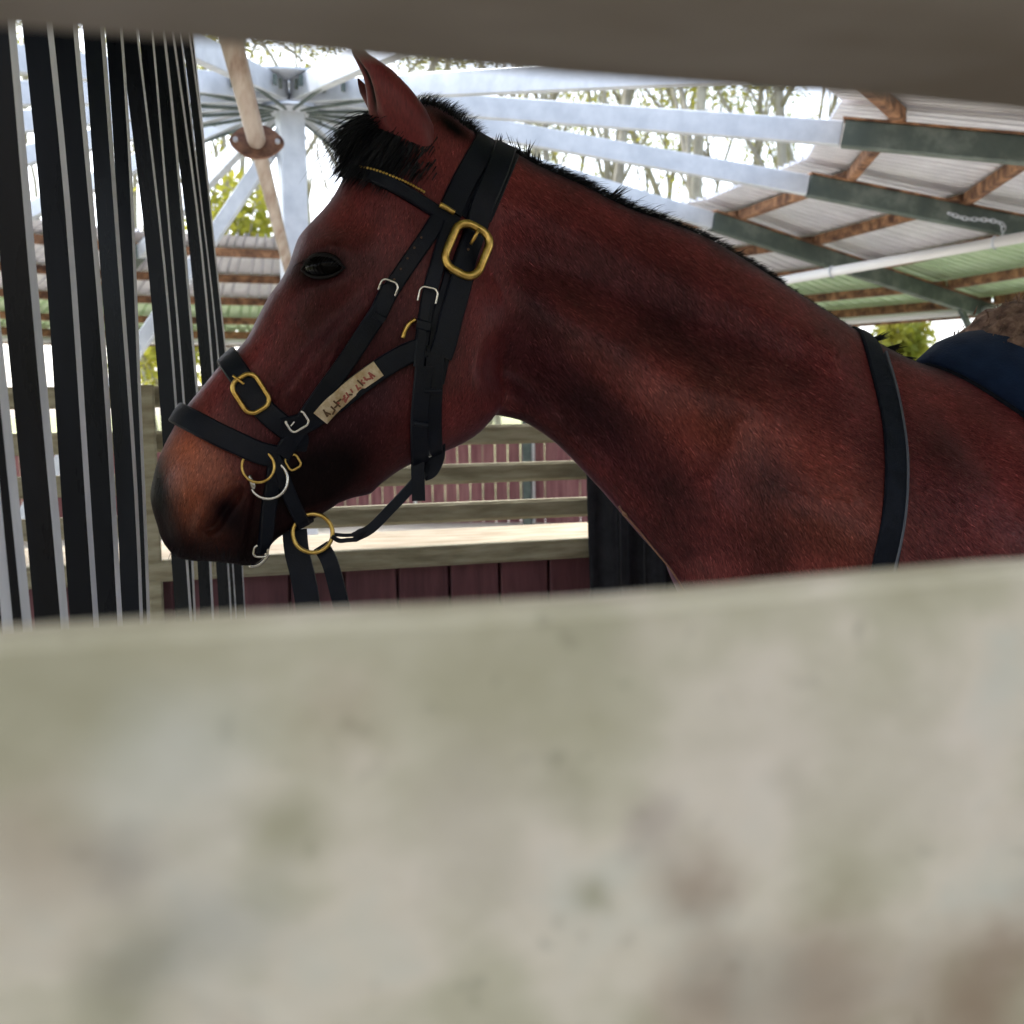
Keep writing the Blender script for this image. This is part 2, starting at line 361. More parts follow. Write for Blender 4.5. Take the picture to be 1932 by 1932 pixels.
# ---------------------------------------------------------------- centre post with arms
cp = empty('walker_centre_post', (C3.x, C3.y, ground_z(0, C3.y)), 'pale blue-white steel centre post with spoke arms fanning from its hub', 'post')
gz = ground_z(0, C3.y)
vs, fs = beam((C3.x, C3.y, gz), (C3.x, C3.y, ZH - .08), .105, .135, up=Vector((1, .2, 0))); build('column', vs, fs, 'galv', cp)
def disc(z0, z1, r0, r1, n=45):
    V, F = [], []
    for (z, r) in ((z0, r0), (z1, r1), (z1 + .012, r1), (z0 + .012, r0)):
        V += [(C3.x + r * math.cos(2 * math.pi * i / n), C3.y + r * math.sin(2 * math.pi * i / n), z) for i in range(n)]
    for q in range(4):
        F += [(q * n + i, q * n + (i + 1) % n, ((q + 1) % 4) * n + (i + 1) % n, ((q + 1) % 4) * n + i) for i in range(n)]
    return V, F
V, F = disc(ZH - .02, ZH - .075, .10, .50); build('hub_plate', V, F, 'galv', cp)
V, F = disc(ZH - .16, ZH - .16, .01, .17); build('hub_flange', V, F, 'galv', cp)
for k in range(NB):
    p0, p1 = ring(k, .12), ring(k, RI - .03)
    vs, fs = beam(p0 + Vector((0, 0, -.05)), p1, .05, .105); build('arm', vs, fs, 'galv', cp)
    a0, a1 = ring(k, .1), ring(k, .75)
    vs, fs = tubev([a0 + Vector((0, 0, -.14)), a1 + Vector((0, 0, -.085))], .009, 6); build('stay_rod', vs, fs, 'green_steel', cp)
    for rr in (.34, .52):
        for sgn in (-1, 1):
            a = ang(k) + sgn * .09; c = Vector((C3.x + rr * math.cos(a), C3.y + rr * math.sin(a), ZH - SL * rr - .03))
            vs, fs = tubev([c + Vector((0, 0, -.03)), c + Vector((0, 0, .02))], .011, 6); build('bolt', vs, fs, 'green_steel', cp)
for k, rr in ((8.3, 2.1),):
    e = ring(k, rr); e.z = ground_z(e.x, e.y)
    vs, fs = beam((C3.x, C3.y, ZH - .2), e, .05, .075); build('diagonal_brace', vs, fs, 'galv', cp)

# ---------------------------------------------------------------- drive arm (rust-stained pipe with flange)
pA = atD(430, 50, 2.86); pB = atD(546, 512, 5.75); dA = (pB - pA).normalized()
arm = empty('drive_arm', pB, 'rust-stained beige pipe arm with rusty bolted flange, left of horse forehead', 'pipe')
pF = min((pA.lerp(pB, i / 400) for i in range(401)), key=lambda p: abs((p - CAM).dot(UP) / (p - CAM).dot(FWD) - (HALF - 268) / FPX))
vs, fs = tubev([pA, pF - dA * .02], .031, 18); build('upper_tube', vs, fs, 'rust_pipe', arm, smooth=False)
arm.children[-1].data.polygons.foreach_set('use_smooth', [len(p.vertices) == 4 for p in arm.children[-1].data.polygons])
vs, fs = tubev([pF, pB], .0265, 18); build('lower_tube', vs, fs, 'rust_pipe', arm)
arm.children[-1].data.polygons.foreach_set('use_smooth', [len(p.vertices) == 4 for p in arm.children[-1].data.polygons])
fs_ = RIGHT - dA * RIGHT.dot(dA); fs_.normalize(); fu = fs_.cross(dA).normalized()
pts2 = catmull([(-.092, 0), (-.05, .045), (0, .058), (.05, .045), (.092, 0), (.05, -.045), (0, -.058), (-.05, -.045)], 5, True)
V = [pF + fs_ * x + fu * y + dA * o for o in (-.008, .008) for x, y in pts2]; n = len(pts2)
F = [(i, (i + 1) % n, n + (i + 1) % n, n + i) for i in range(n)] + [tuple(range(n - 1, -1, -1)), tuple(range(n, 2 * n))]
build('flange_plate', V, F, 'rust', arm)
for sx in (-.07, .07):
    c = pF + fs_ * sx; vs, fs = tubev([c - dA * .022, c + dA * .022], .009, 6); build('bolt', vs, fs, 'galv', arm)

# ---------------------------------------------------------------- far outer wall (maroon boards, lit pink put into their colour)
fw = empty('far_board_wall', ring(5, 5.85, .1), 'maroon board wall in a lit pink tone with white cap strip on the far side of the ring', 'wall')
ztop = CAMZ - .33
for k in range(1, 8):
    a, b = ring(k, 5.82, 0), ring(k + 1, 5.82, 0); n = 18; d = (b - a) / n
    for i in range(n):
        p = a + d * (i + .5); g = ground_z(p.x, p.y); q = p + d.normalized().cross(Vector((0, 0, 1))) * rng.normal(0, .003)
        vs, fs = beam((q.x, q.y, g - .02), (q.x, q.y, ztop - .004 * rng.random()), d.length - .008, .02, up=Vector((d.y, -d.x, 0)).normalized())
        build('board', vs, fs, 'maroon_far', fw)
    vs, fs = beam((a.x, a.y, ztop + .012), (b.x, b.y, ztop + .012), .05, .022); build('cap_strip', vs, fs, 'white', fw)
    for t in (.0, .52):
        p = a.lerp(b, t) - Vector((a.x + b.x - 2 * C3.x, a.y + b.y - 2 * C3.y, 0)).normalized() * .035
        vs, fs = beam((p.x, p.y, ground_z(p.x, p.y)), (p.x, p.y, ztop + .04), .035, .03, up=Vector((1, 0, 0))); build('batten', vs, fs, 'white', fw)

# ---------------------------------------------------------------- inner fence behind the horse
YI = 2.45
inf = empty('inner_fence', (.6, YI, 0), 'olive timber rail fence over maroon boards, behind the horse head', 'fence')
def zpx(px, py, Y): return atY(px, py, Y).z
zr = [zpx(950, y, YI) for y in (742, 819, 891, 962)]
X0, X1 = -1.9, 3.2
for z in zr:
    vs, fs = beam((X0, YI, z), (X1, YI, z), .032, .045, bev=.2); o = build('rail', vs, fs, 'rail', inf)
zc = zpx(950, 1041, YI - .03)
vs, fs = beam((X0, YI - .03, zc), (X1, YI - .03, zc), .05, .044, bev=.15); build('cap_rail', vs, fs, 'rail', inf)
vs, fs = beam((X0, YI + .17, zc + .004), (X1, YI + .17, zc + .004), .34, .03, bev=.1); build('shelf_board', vs, fs, 'captop', inf)
bw_ = .121; nb = int((X1 - X0) / bw_); xoff = atY(846, 1080, YI).x % bw_
zb = zc - .0235
for i in range(nb):
    x = X0 + (xoff - X0 % bw_) % bw_ + bw_ * i + bw_ / 2
    vs, fs = beam((x, YI + rng.normal(0, .0015), .02), (x, YI, zb), .114, .02, up=Vector((0, 1, 0)), bev=.12); build('board', vs, fs, 'maroon', inf)
vs, fs = beam(((X0 + X1) / 2, YI + .026, .03), ((X0 + X1) / 2, YI + .026, zb - .004), X1 - X0 - .1, .012, up=Vector((0, 1, 0))); build('backing_panel', vs, fs, 'maroon', inf)
vs, fs = beam(((X0 + X1) / 2 - 2.5, YI + .05, .8), ((X0 + X1) / 2 + 2.5, YI + .05, .8), .03, .09); build('backing_rail', vs, fs, 'rail', inf)
for px in (287, 2150, -520):
    x = atY(px, 950, YI).x
    vs, fs = beam((x, YI - .035, .0), (x, YI - .035, zr[0] + .024), .03, .032, up=Vector((0, 1, 0)), bev=.15); build('post', vs, fs, 'rail', inf)

# black rug over the inner fence, beyond the chest
rx0, rx1 = atY(1107, 960, YI - .06).x, atY(1360, 960, YI - .06).x
V, F = [], []; nu, nv = 46, 26
for j in range(nv):
    t = j / (nv - 1)
    for i in range(nu):
        s = i / (nu - 1); x = rx0 + (rx1 - rx0) * s
        fold = .012 * math.sin(s * 23 + .7) + .006 * math.sin(s * 51 + 2 + t * 2)
        if t < .12: # over the top rail
            a = t / .12 * math.pi; y = YI + .012 + .026 * math.cos(a); z = zr[0] + .026 + .016 * math.sin(a)
        else:
            u = (t - .12) / .88; y = YI - .024 - .062 * min(1, u * 4) + fold * min(1, u * 3); z = zr[0] + .02 - u * .78
        V.append((x + .012 * math.sin(t * 5) * (s - .5), y, z))
F = [(j * nu + i, j * nu + i + 1, (j + 1) * nu + i + 1, (j + 1) * nu + i) for j in range(nv - 1) for i in range(nu - 1)]
rugE = empty('stable_rug', ((rx0 + rx1) / 2, YI, zr[0]), 'black rug hung over the inner fence behind the horse chest', 'rug')
o = build('cloth', V, F, 'rug', rugE, smooth=True); md = o.modifiers.new('thick', 'SOLIDIFY'); md.thickness = .008; md.offset = 1
for s in (9, 17, 29):
    pts = [Vector(V[j * nu + s]) + Vector((0, -.006, 0)) for j in range(4, nv)]
    vs, fs = tubev(pts, .0022, 5); build('seam_binding', vs, fs, 'rugpipe', rugE, smooth=True)

# ---------------------------------------------------------------- hanging rubber strips (divider in front of the horse)
cur = empty('strip_curtain', atD(250, 900, 1.7), 'curtain of hanging black rubber strips in front of the horse nose', 'curtain')
STR = [  # right edge of the dark face at y = 124, 528, 803, 1100; face width, cut-edge width (measured), order
    (-105, -62, -32, -2, 46, 22), (-58, -25, 3, 32, 42, 19), (21, 57, 84, 106, 44, 17), (95, 132, 153, 173, 40, 12), (146, 179, 199, 219, 35, 11),
    (194, 226, 244, 260, 31, 8), (230, 253, 264, 274, 23, 7), (266, 309, 333, 354, 26, 5.5), (291, 327, 346, 364, 20, 5),
    (313, 353, 375, 396, 21, 5.5), (334, 384, 408, 430, 20, 4.5), (347, 396, 420, 441, 16, 3), (363, 411, 437, 459, 15, 3), (370, 407, 430, 452, 14, 3)]
AL = R(35)
for idx, (a, b, c, d, wpx, epx) in enumerate(STR):
    Z = .72 * 1181 / (759 - (b - wpx)); Z = min(Z, 2.30)
    if idx == 13: Z = 2.33
    pts = [(a, 124), (b, 528), (c, 803), (d, 1100)]
    dirh = ray(b, 770); dirh.z = 0; dirh.normalize(); q = Vector((dirh.y, -dirh.x, 0))
    e = q * math.cos(AL) - dirh * math.sin(AL); nrm = Vector((-e.y, e.x, 0))
    if nrm.dot(dirh) < 0: nrm = -nrm
    Wd = wpx * .97 * Z / FPX / math.cos(AL); T = epx * .78 * Z / FPX / math.sin(AL)
    P3 = []
    for x, y in pts:
        d_ = ray(x, y); P3.append(CAM + d_ * (Z / d_.dot(dirh)))
    zz = np.array([p.z for p in P3]); xx = np.array([p.dot(q) for p in P3]); dd = np.mean([p.dot(dirh) for p in P3])
    co = np.polyfit(zz, xx, 2)
    st = np.linspace(CAMZ + .86, .30, 26); V = []
    tw = rng.uniform(-.30, .30)
    for kz, z in enumerate(st):
        zc_ = min(max(z, zz.min() - .15), zz.max() + .1); x = np.polyval(co, zc_) + (z - zc_) * np.polyval(np.polyder(co), zc_)
        x += .0012 * math.sin(z * 9 + idx * 1.7); base = q * x + dirh * (dd + .004 * math.sin(z * 4 + idx)); base.z = z
        rot = Matrix.Rotation(tw * (z - 1.4), 3, 'Z'); e2 = rot @ e; n2 = rot @ nrm
        V += [base - e2 * Wd, base, base + n2 * T, base - e2 * Wd + n2 * T]
    F, MI = [], []
    for i in range(len(st) - 1):
        for k in range(4):
            F.append((i * 4 + k, i * 4 + (k + 1) % 4, i * 4 + 4 + (k + 1) % 4, i * 4 + 4 + k)); MI.append(1 if k in (1, 3) else 0)
    F += [(3, 2, 1, 0), tuple(len(V) - 4 + k for k in range(4))]; MI += [1, 1]
    o = build('rubber_strip', V, F, ['rubber', 'rubber_edge'], cur, mi=MI)
a, b = atD(-120, 770, .95), atD(440, 770, 2.45); a.z = b.z = CAMZ + .885
vs, fs = beam(a, b, .05, .05); build('top_bar', vs, fs, 'green_steel', cur)

# ---------------------------------------------------------------- hanging white tube with chain, under the roof on the right
pl, pr = atD(1440, 536, 7.2), atD(1935, 447, 6.0)
tb = empty('hanging_tube', pl.lerp(pr, .5), 'long white tube hung by chain under the roof, right of the horse crest', 'tube')
vs, fs = tubev([pl, pr], .03, 16); build('tube', vs, fs, 'white', tb, smooth=True)
dd_ = (pr - pl).normalized()
for p in (pl.lerp(pr, .9), pl.lerp(pr, .3)):
    pts = [p + Vector((0, 0, 1)) * .034 * math.cos(t) + dd_.cross(Vector((0, 0, 1))) * .034 * math.sin(t) for t in np.linspace(0, 2 * math.pi, 17)[:-1]]
    vs, fs = tubev(pts, .006, 6, True); build('clamp', vs, fs, 'galv', tb)
chp = [atD(1790, 402, 6.05), atD(1820, 412, 6.06), atD(1850, 414, 6.06), atD(1875, 417, 6.07), atD(1893, 424, 6.07), atD(1892, 440, 6.08), atD(1889, 455, 6.09)]
cc = resample([tuple(p) for p in catmull([tuple(p) for p in chp], 6)], .028)
for i in range(len(cc) - 1):
    a, b = Vector(cc[i]), Vector(cc[i + 1]); t = (b - a).normalized(); m = (a + b) / 2
    s = t.cross(Vector((.3, .2, 1))).normalized(); s = Matrix.Rotation(math.pi / 2 * (i % 2), 3, t) @ s
    pts = [m + t * .02 * math.cos(u) + s * .011 * math.sin(u) for u in np.linspace(0, 2 * math.pi, 13)[:-1]]
    vs, fs = tubev(pts, .0035, 5, True); build('chain_link', vs, fs, 'galv', tb, smooth=True)

# ---------------------------------------------------------------- near timber fence
nf = empty('near_fence', (0, .23, 0), 'blurred weathered timber fence the photo is taken through', 'fence')
Yf = .250
zlo = zpx(966, 1113, Yf); zup = zpx(966, 146, Yf)
def board(z0, z1, y0, y1, name, m, label):
    V, F = [], []; xs_ = np.linspace(-2.6, 3.6, 160); e = .003  # rails run far past the view to block light from the sides
    for x in xs_:
        wv = lambda s: .0012 * math.sin(x * 9 + s) + .0007 * math.sin(x * 31 + 2 * s)
        V += [(x, y0 + e, z0 + wv(1)), (x, y1 - e, z0 + wv(1)), (x, y1, z0 + e + wv(1)), (x, y1, z1 - e + wv(4)), (x, y1 - e, z1 + wv(4)), (x, y0 + e, z1 + wv(4)), (x, y0, z1 - e + wv(4)), (x, y0, z0 + e + wv(1))]
    for i in range(len(xs_) - 1):
        F += [(i * 8 + k, i * 8 + 8 + k, i * 8 + 8 + (k + 1) % 8, i * 8 + (k + 1) % 8) for k in range(8)]
    F += [tuple(range(8)), tuple(len(V) - 1 - k for k in range(8))]
    o = build(name, V, F, m, nf); o['label'] = label; return o
board(zlo - .15, zlo, .232, Yf, 'rail', 'nearrail', 'pale lichen-blotched lower rail filling the bottom of the view')
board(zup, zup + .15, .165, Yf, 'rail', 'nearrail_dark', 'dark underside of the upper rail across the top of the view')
for k in range(6):  # unseen boards added with narrow gaps to block sky light on the horse
    zt = zlo - .15 - .045 - k * .235
    if zt - .19 > .02: board(zt - .19, zt, .232, Yf, 'rail', 'nearrail', 'unseen rail added below to block light on the horse')
for k in range(2):  # more unseen boards added overhead for the same light block
    zt = zup + .15 + .045 + k * .235
    board(zt, zt + .19, .232, Yf, 'rail', 'nearrail', 'unseen rail added above to block light on the horse')
for x in (-2.3, -.78, 1.18, 3.1):
    vs, fs = beam((x, .30, -.02), (x, .30, CAMZ + .35), .1, .1, up=Vector((0, 1, 0))); build('post', vs, fs, 'rail', nf)

# ---------------------------------------------------------------- trees beyond the ring
def tree(px, dep, h, r0, label, seed, group='trees beyond the ring', leafy=1.0, lm='leaf', fork=.35, low=.25, name='tree'):
    rn = random.Random(seed); base = W2((px - HALF) / FPX * dep, dep); base.z = ground_z(base.x, base.y) - .1
    root = empty(name, base, label, 'tree', group)
    parts, tips = [], []
    def limb(p, d, ln, r, lev):
        n = 7; pts = [p.copy()]; q = p.copy(); dv = d.copy()
        for i in range(n):
            dv = (dv + Vector((rn.gauss(0, .09), rn.gauss(0, .09), rn.gauss(.03, .05)))).normalized(); q = q + dv * ln / n; pts.append(q.copy())
        rad = [max(.006, r * (1 - .75 * i / n)) for i in range(n + 1)]
        parts.append(tubev(pts, rad, 8 if lev == 0 else (6 if lev == 1 else 4)))
        if lev < 3:
            m = (7, 4, 3)[lev]
            for k in range(m):
                t = rn.uniform(fork if lev == 0 else .3, 1.0); j = min(n - 1, int(t * n)); pp = pts[j].lerp(pts[j + 1], t * n - j)
                az = rn.uniform(0, 2 * math.pi); el = rn.uniform(.45, 1.15)
                nd = Vector((math.cos(az) * math.cos(el), math.sin(az) * math.cos(el), math.sin(el)))
                nd = (nd + dv * .5).normalized()
                limb(pp, nd, ln * rn.uniform(.38, .6), rad[j] * .55, lev + 1)
        if lev >= 1: tips.extend(pts[3:])
    limb(base, Vector((rn.gauss(0, .05), rn.gauss(0, .05), 1)).normalized(), h, r0, 0)
    V, F = merge(parts); build('trunk', V, F, 'bark', root, smooth=True)
    V, F = [], []
    for p in tips:
        if rn.random() > .55 * leafy: continue
        for _ in range(rn.randint(10, 22)):
            c = p + Vector((rn.gauss(0, .22), rn.gauss(0, .22), rn.gauss(-.05, .2))); a = rn.uniform(.035, .075)
            u = Vector((rn.gauss(0, 1), rn.gauss(0, 1), rn.gauss(-.6, .7))).normalized(); v = u.cross(Vector((rn.gauss(0, 1), rn.gauss(0, 1), rn.gauss(0, 1)))).normalized()
            o = len(V); V += [c - u * a, c + v * a * .45, c + u * a, c - v * a * .45]; F.append((o, o + 1, o + 2, o + 3))
    if F: setp(build('crown', V, F, lm, root), kind='stuff')
    return root
TREES = [
    (60, 20, 11, 0.099, 'pale-trunked tree seen through the strips at the far left edge', .5), (205, 17, 10, 0.081, 'slender pale tree behind the middle of the strip curtain', .6),
    (415, 15, 9, 0.068, 'tree with yellow-green leaves between strip curtain and rust-stained arm', 1.5), (500, 19, 12, 0.105, 'grey trunk just left of the white centre post', .9),
    (640, 17, 11, 0.093, 'tree directly behind the horse forelock, right of the centre post', .7), (832, 18, 11, 0.093, 'tree showing just above the black poll hair', .7),
    (905, 22, 13, 0.112, 'tree behind the arms above the bridle headpiece', .5), (1000, 16, 10, 0.081, 'thin pale tree above the upright mane wisp', .6),
    (1098, 17, 12, 0.124, 'thick cream trunk above the middle of the horse neck', .7), (1170, 23, 13, 0.093, 'thin tree right of the thick cream trunk', .8),
    (1262, 16, 11, 0.118, 'forked trunk crossing the lowest pale roof arm', .8), (1345, 20, 12, 0.087, 'slim leafy tree above the neck crest, nearer the roof', 1.2),
    (1405, 26, 13, 0.105, 'distant pale tree between the leafy tree and the roof edge', .6), (1478, 17, 11, 0.130, 'stout grey trunk close to the roof inner edge', .8),
    (1548, 21, 12, 0.105, 'tree partly cut off by the corrugated roof edge', .9)]
for i, (px, dep, h, r0, lab, lf) in enumerate(TREES):
    tree(px, dep, h, r0, lab, 100 + i, leafy=lf, lm='leaf' if i % 3 != 1 else 'leaf_dull', fork=.22)
FARL = [(120, 27, 'faint far tree behind the second gap of the strips'), (310, 24, 'far leafy tree hidden behind the closely packed strips'), (450, 26, 'far tree crossing behind the rusty flange'),
        (545, 28, 'far tree rising directly behind the centre post column'), (600, 24, 'thin far tree between centre post and forelock'), (700, 29, 'far tree behind the near ear'),
        (790, 25, 'far tree just right of the near ear tip'), (870, 30, 'most distant tree above the poll'), (950, 27, 'far tree above the big brass crown buckle'),
        (1050, 24, 'thin tree just left of the thick cream trunk'), (1135, 29, 'far thin tree just right of the thick cream trunk'), (1215, 26, 'far tree just left of the forked trunk'),
        (1300, 28, 'far tree just right of the forked trunk'), (1380, 24, 'thin tree right of the slim leafy tree above the crest'), (1440, 30, 'most distant tree left of the stout grey trunk'),
        (1515, 27, 'far tree just right of the stout grey trunk'), (1590, 24, 'far tree almost hidden behind the roof edge')]
for i, (px, dep, lab) in enumerate(FARL):
    tree(px, dep, 12 + (i % 4), .075 + .012 * (i % 3), lab, 300 + i, leafy=1.15, lm='leaf' if i % 2 else 'leaf_dull', fork=.2)
def bush(px, py, dep, rad, label, seed):
    rn = random.Random(seed); c = atD(px, py, dep); g = ground_z(c.x, c.y); root = empty('shrub', (c.x, c.y, g), label, 'shrub', 'yellow-green shrubs')
    st = []
    for k in range(9):
        a = rn.uniform(0, 6.28); e = c + Vector((math.cos(a), math.sin(a), rn.uniform(-.2, .9))) * rad * .8
        st.append(tubev([Vector((c.x, c.y, g - .05)), c + Vector((0, 0, -rad)) * .8, e], [.05, .03, .008], 5))
    V, F = merge(st); build('stem', V, F, 'bark', root)
    V, F = [], []
    for _ in range(1500):
        d = Vector((rn.gauss(0, 1), rn.gauss(0, 1), rn.gauss(0, 1))).normalized() * rad * (rn.random() ** .45) * (1 + .25 * math.sin(5 * rn.random()))
        p = c + d; a = rn.uniform(.05, .10)
        u = Vector((rn.gauss(0, 1), rn.gauss(0, 1), rn.gauss(0, 1))).normalized(); v = u.cross(Vector((rn.gauss(0, 1), rn.gauss(0, 1), rn.gauss(0, 1)))).normalized()
        o = len(V); V += [p - u * a, p + v * a * .5, p + u * a, p - v * a * .5]; F.append((o, o + 1, o + 2, o + 3))
    setp(build('foliage', V, F, 'leaf', root), kind='stuff')
bush(1700, 645, 17, .42, 'small round yellow-green shrub under the eave, above the withers', 5)
bush(455, 452, 15, .75, 'yellow-green shrub top showing above the far roof beside the rusty arm', 6)
bush(300, 640, 16, .9, 'green shrub seen under the far eave through the strips', 8)

# ================================================================== HORSE
YH = 1.387
def pl(px, py, Y=YH):
    p = atY(px, py, Y); return (p.x, p.z)
HEAD = [(700, 224), (680, 262), (662, 300), (648, 335), (625, 376), (598, 408), (577, 430), (561, 453), (546, 497), (530, 528), (509, 557), (486, 599), (468, 635),
        (444, 663), (413, 692), (390, 720), (362, 754), (341, 782), (326, 810), (311, 838), (296, 875), (286, 916), (284, 940), (288, 962), (296, 989), (304, 1015),
        (317, 1036), (334, 1050), (361, 1057), (392, 1058), (434, 1062), (462, 1066), (480, 1064), (493, 1054), (504, 1038), (522, 1016), (555, 996), (595, 976),
        (625, 958), (640, 948), (668, 938), (697, 931), (718, 912), (754, 886), (790, 869), (831, 854), (866, 839), (895, 821), (914, 802), (930, 780), (948, 745),
        (961, 700), (966, 650), (962, 600), (948, 550), (925, 500), (915, 440), (920, 380), (915, 320), (900, 262), (870, 236), (830, 208), (790, 198), (745, 206)]
NECK = [(860, 240), (900, 262), (935, 277), (970, 291), (1010, 313), (1060, 335), (1100, 352), (1150, 378), (1200, 400), (1260, 421), (1330, 449), (1400, 490), (1450, 522), (1500, 554),
        (1560, 592), (1620, 632), (1660, 654), (1700, 675), (1740, 690), (1790, 700), (1860, 704), (1932, 704)]
NECK2 = [(1345, 1330), (1325, 1210), (1300, 1135), (1264, 1073), (1215, 1015), (1172, 963), (1140, 926), (1110, 894), (1074, 857), (1041, 828), (997, 799), (972, 790), (943, 784), (900, 775),
         (850, 720), (800, 600), (780, 450), (800, 300)]
BODYM = [(1.6, 1.49), (2.0, 1.50), (2.3, 1.53), (2.52, 1.45), (2.64, 1.22), (2.6, .98), (2.4, .82), (2.1, .74), (1.6, .68), (1.2, .66), (.98, .70), (.84, .80), (.76, .92)]
headP = np.array(resample(catmull([pl(*p) for p in HEAD], 6, True) + [pl(*HEAD[0])], .004))[:-1]
neckP = np.array(resample(catmull([pl(*p) for p in NECK] + BODYM + [pl(*p) for p in NECK2], 6, True) + [pl(*NECK[0])], .006))[:-1]
def inpoly(P, Q):
    x, y = Q[:, 0], Q[:, 1]; ins = np.zeros(len(Q), bool); a = P; b = np.roll(P, -1, 0)
    for (x0, y0), (x1, y1) in zip(a, b):
        if y0 == y1: continue
        c = ((y0 > y) != (y1 > y)) & (x < (x1 - x0) * (y - y0) / (y1 - y0) + x0); ins ^= c
    return ins
def dist(P, Q):
    a = P; b = np.roll(P, -1, 0); d = np.full(len(Q), 1e9)
    for p, q in zip(a, b):
        e = q - p; t = np.clip(((Q - p) @ e) / (e @ e), 0, 1); d = np.minimum(d, np.sum((Q - p - t[:, None] * e) ** 2, 1))
    return np.sqrt(d)
def tps(ctrl, Q, near=.08):
    X = np.array([pl(c[0], c[1], YH - near) for c in ctrl]); v = np.array([c[2] for c in ctrl]); n = len(X)
    def ph(d2): return np.where(d2 > 1e-12, .5 * d2 * np.log(np.maximum(d2, 1e-12)), 0)
    K = ph(((X[:, None] - X[None]) ** 2).sum(2)) + np.eye(n) * 2e-4; Pm = np.c_[np.ones(n), X]
    A = np.block([[K, Pm], [Pm.T, np.zeros((3, 3))]]); s = np.linalg.solve(A, np.r_[v, 0, 0, 0])
    out = np.empty(len(Q))
    for i in range(0, len(Q), 20000):
        q = Q[i:i + 20000]; out[i:i + 20000] = ph(((q[:, None] - X[None]) ** 2).sum(2)) @ s[:n] + np.c_[np.ones(len(q)), q] @ s[n:]
    return out
WHEAD = [(850, 260, .050), (760, 300, .066), (690, 400, .080), (610, 500, .088), (560, 560, .070), (700, 520, .086), (800, 500, .088), (860, 600, .094), (880, 720, .094), (830, 800, .084), (740, 760, .080),
         (640, 640, .074), (560, 690, .062), (640, 800, .066), (500, 690, .052), (450, 760, .047), (520, 800, .055), (400, 840, .050), (440, 900, .056), (370, 930, .056), (330, 980, .048), (400, 1020, .048),
         (470, 1000, .044), (560, 940, .040), (640, 900, .046), (720, 880, .058), (920, 640, .088), (900, 400, .062)]
WNECK = [(860, 300, .045), (850, 500, .05), (880, 700, .05), (960, 400, .062), (990, 600, .066), (960, 740, .056), (1100, 440, .056), (1100, 620, .088), (1100, 780, .080), (1130, 880, .075), (1250, 520, .066), (1280, 700, .108), (1230, 920, .110),
         (1400, 600, .078), (1430, 760, .128), (1400, 950, .160), (1350, 1060, .150), (1560, 680, .090), (1580, 820, .155), (1560, 1000, .205), (1680, 740, .100), (1720, 860, .180), (1720, 1050, .245), (1850, 780, .150),
         (1900, 900, .225), (1950, 1060, .27), (1500, 1300, .24), (2500, 900, .29), (2500, 1300, .29), (3400, 900, .25), (3400, 1300, .24)]
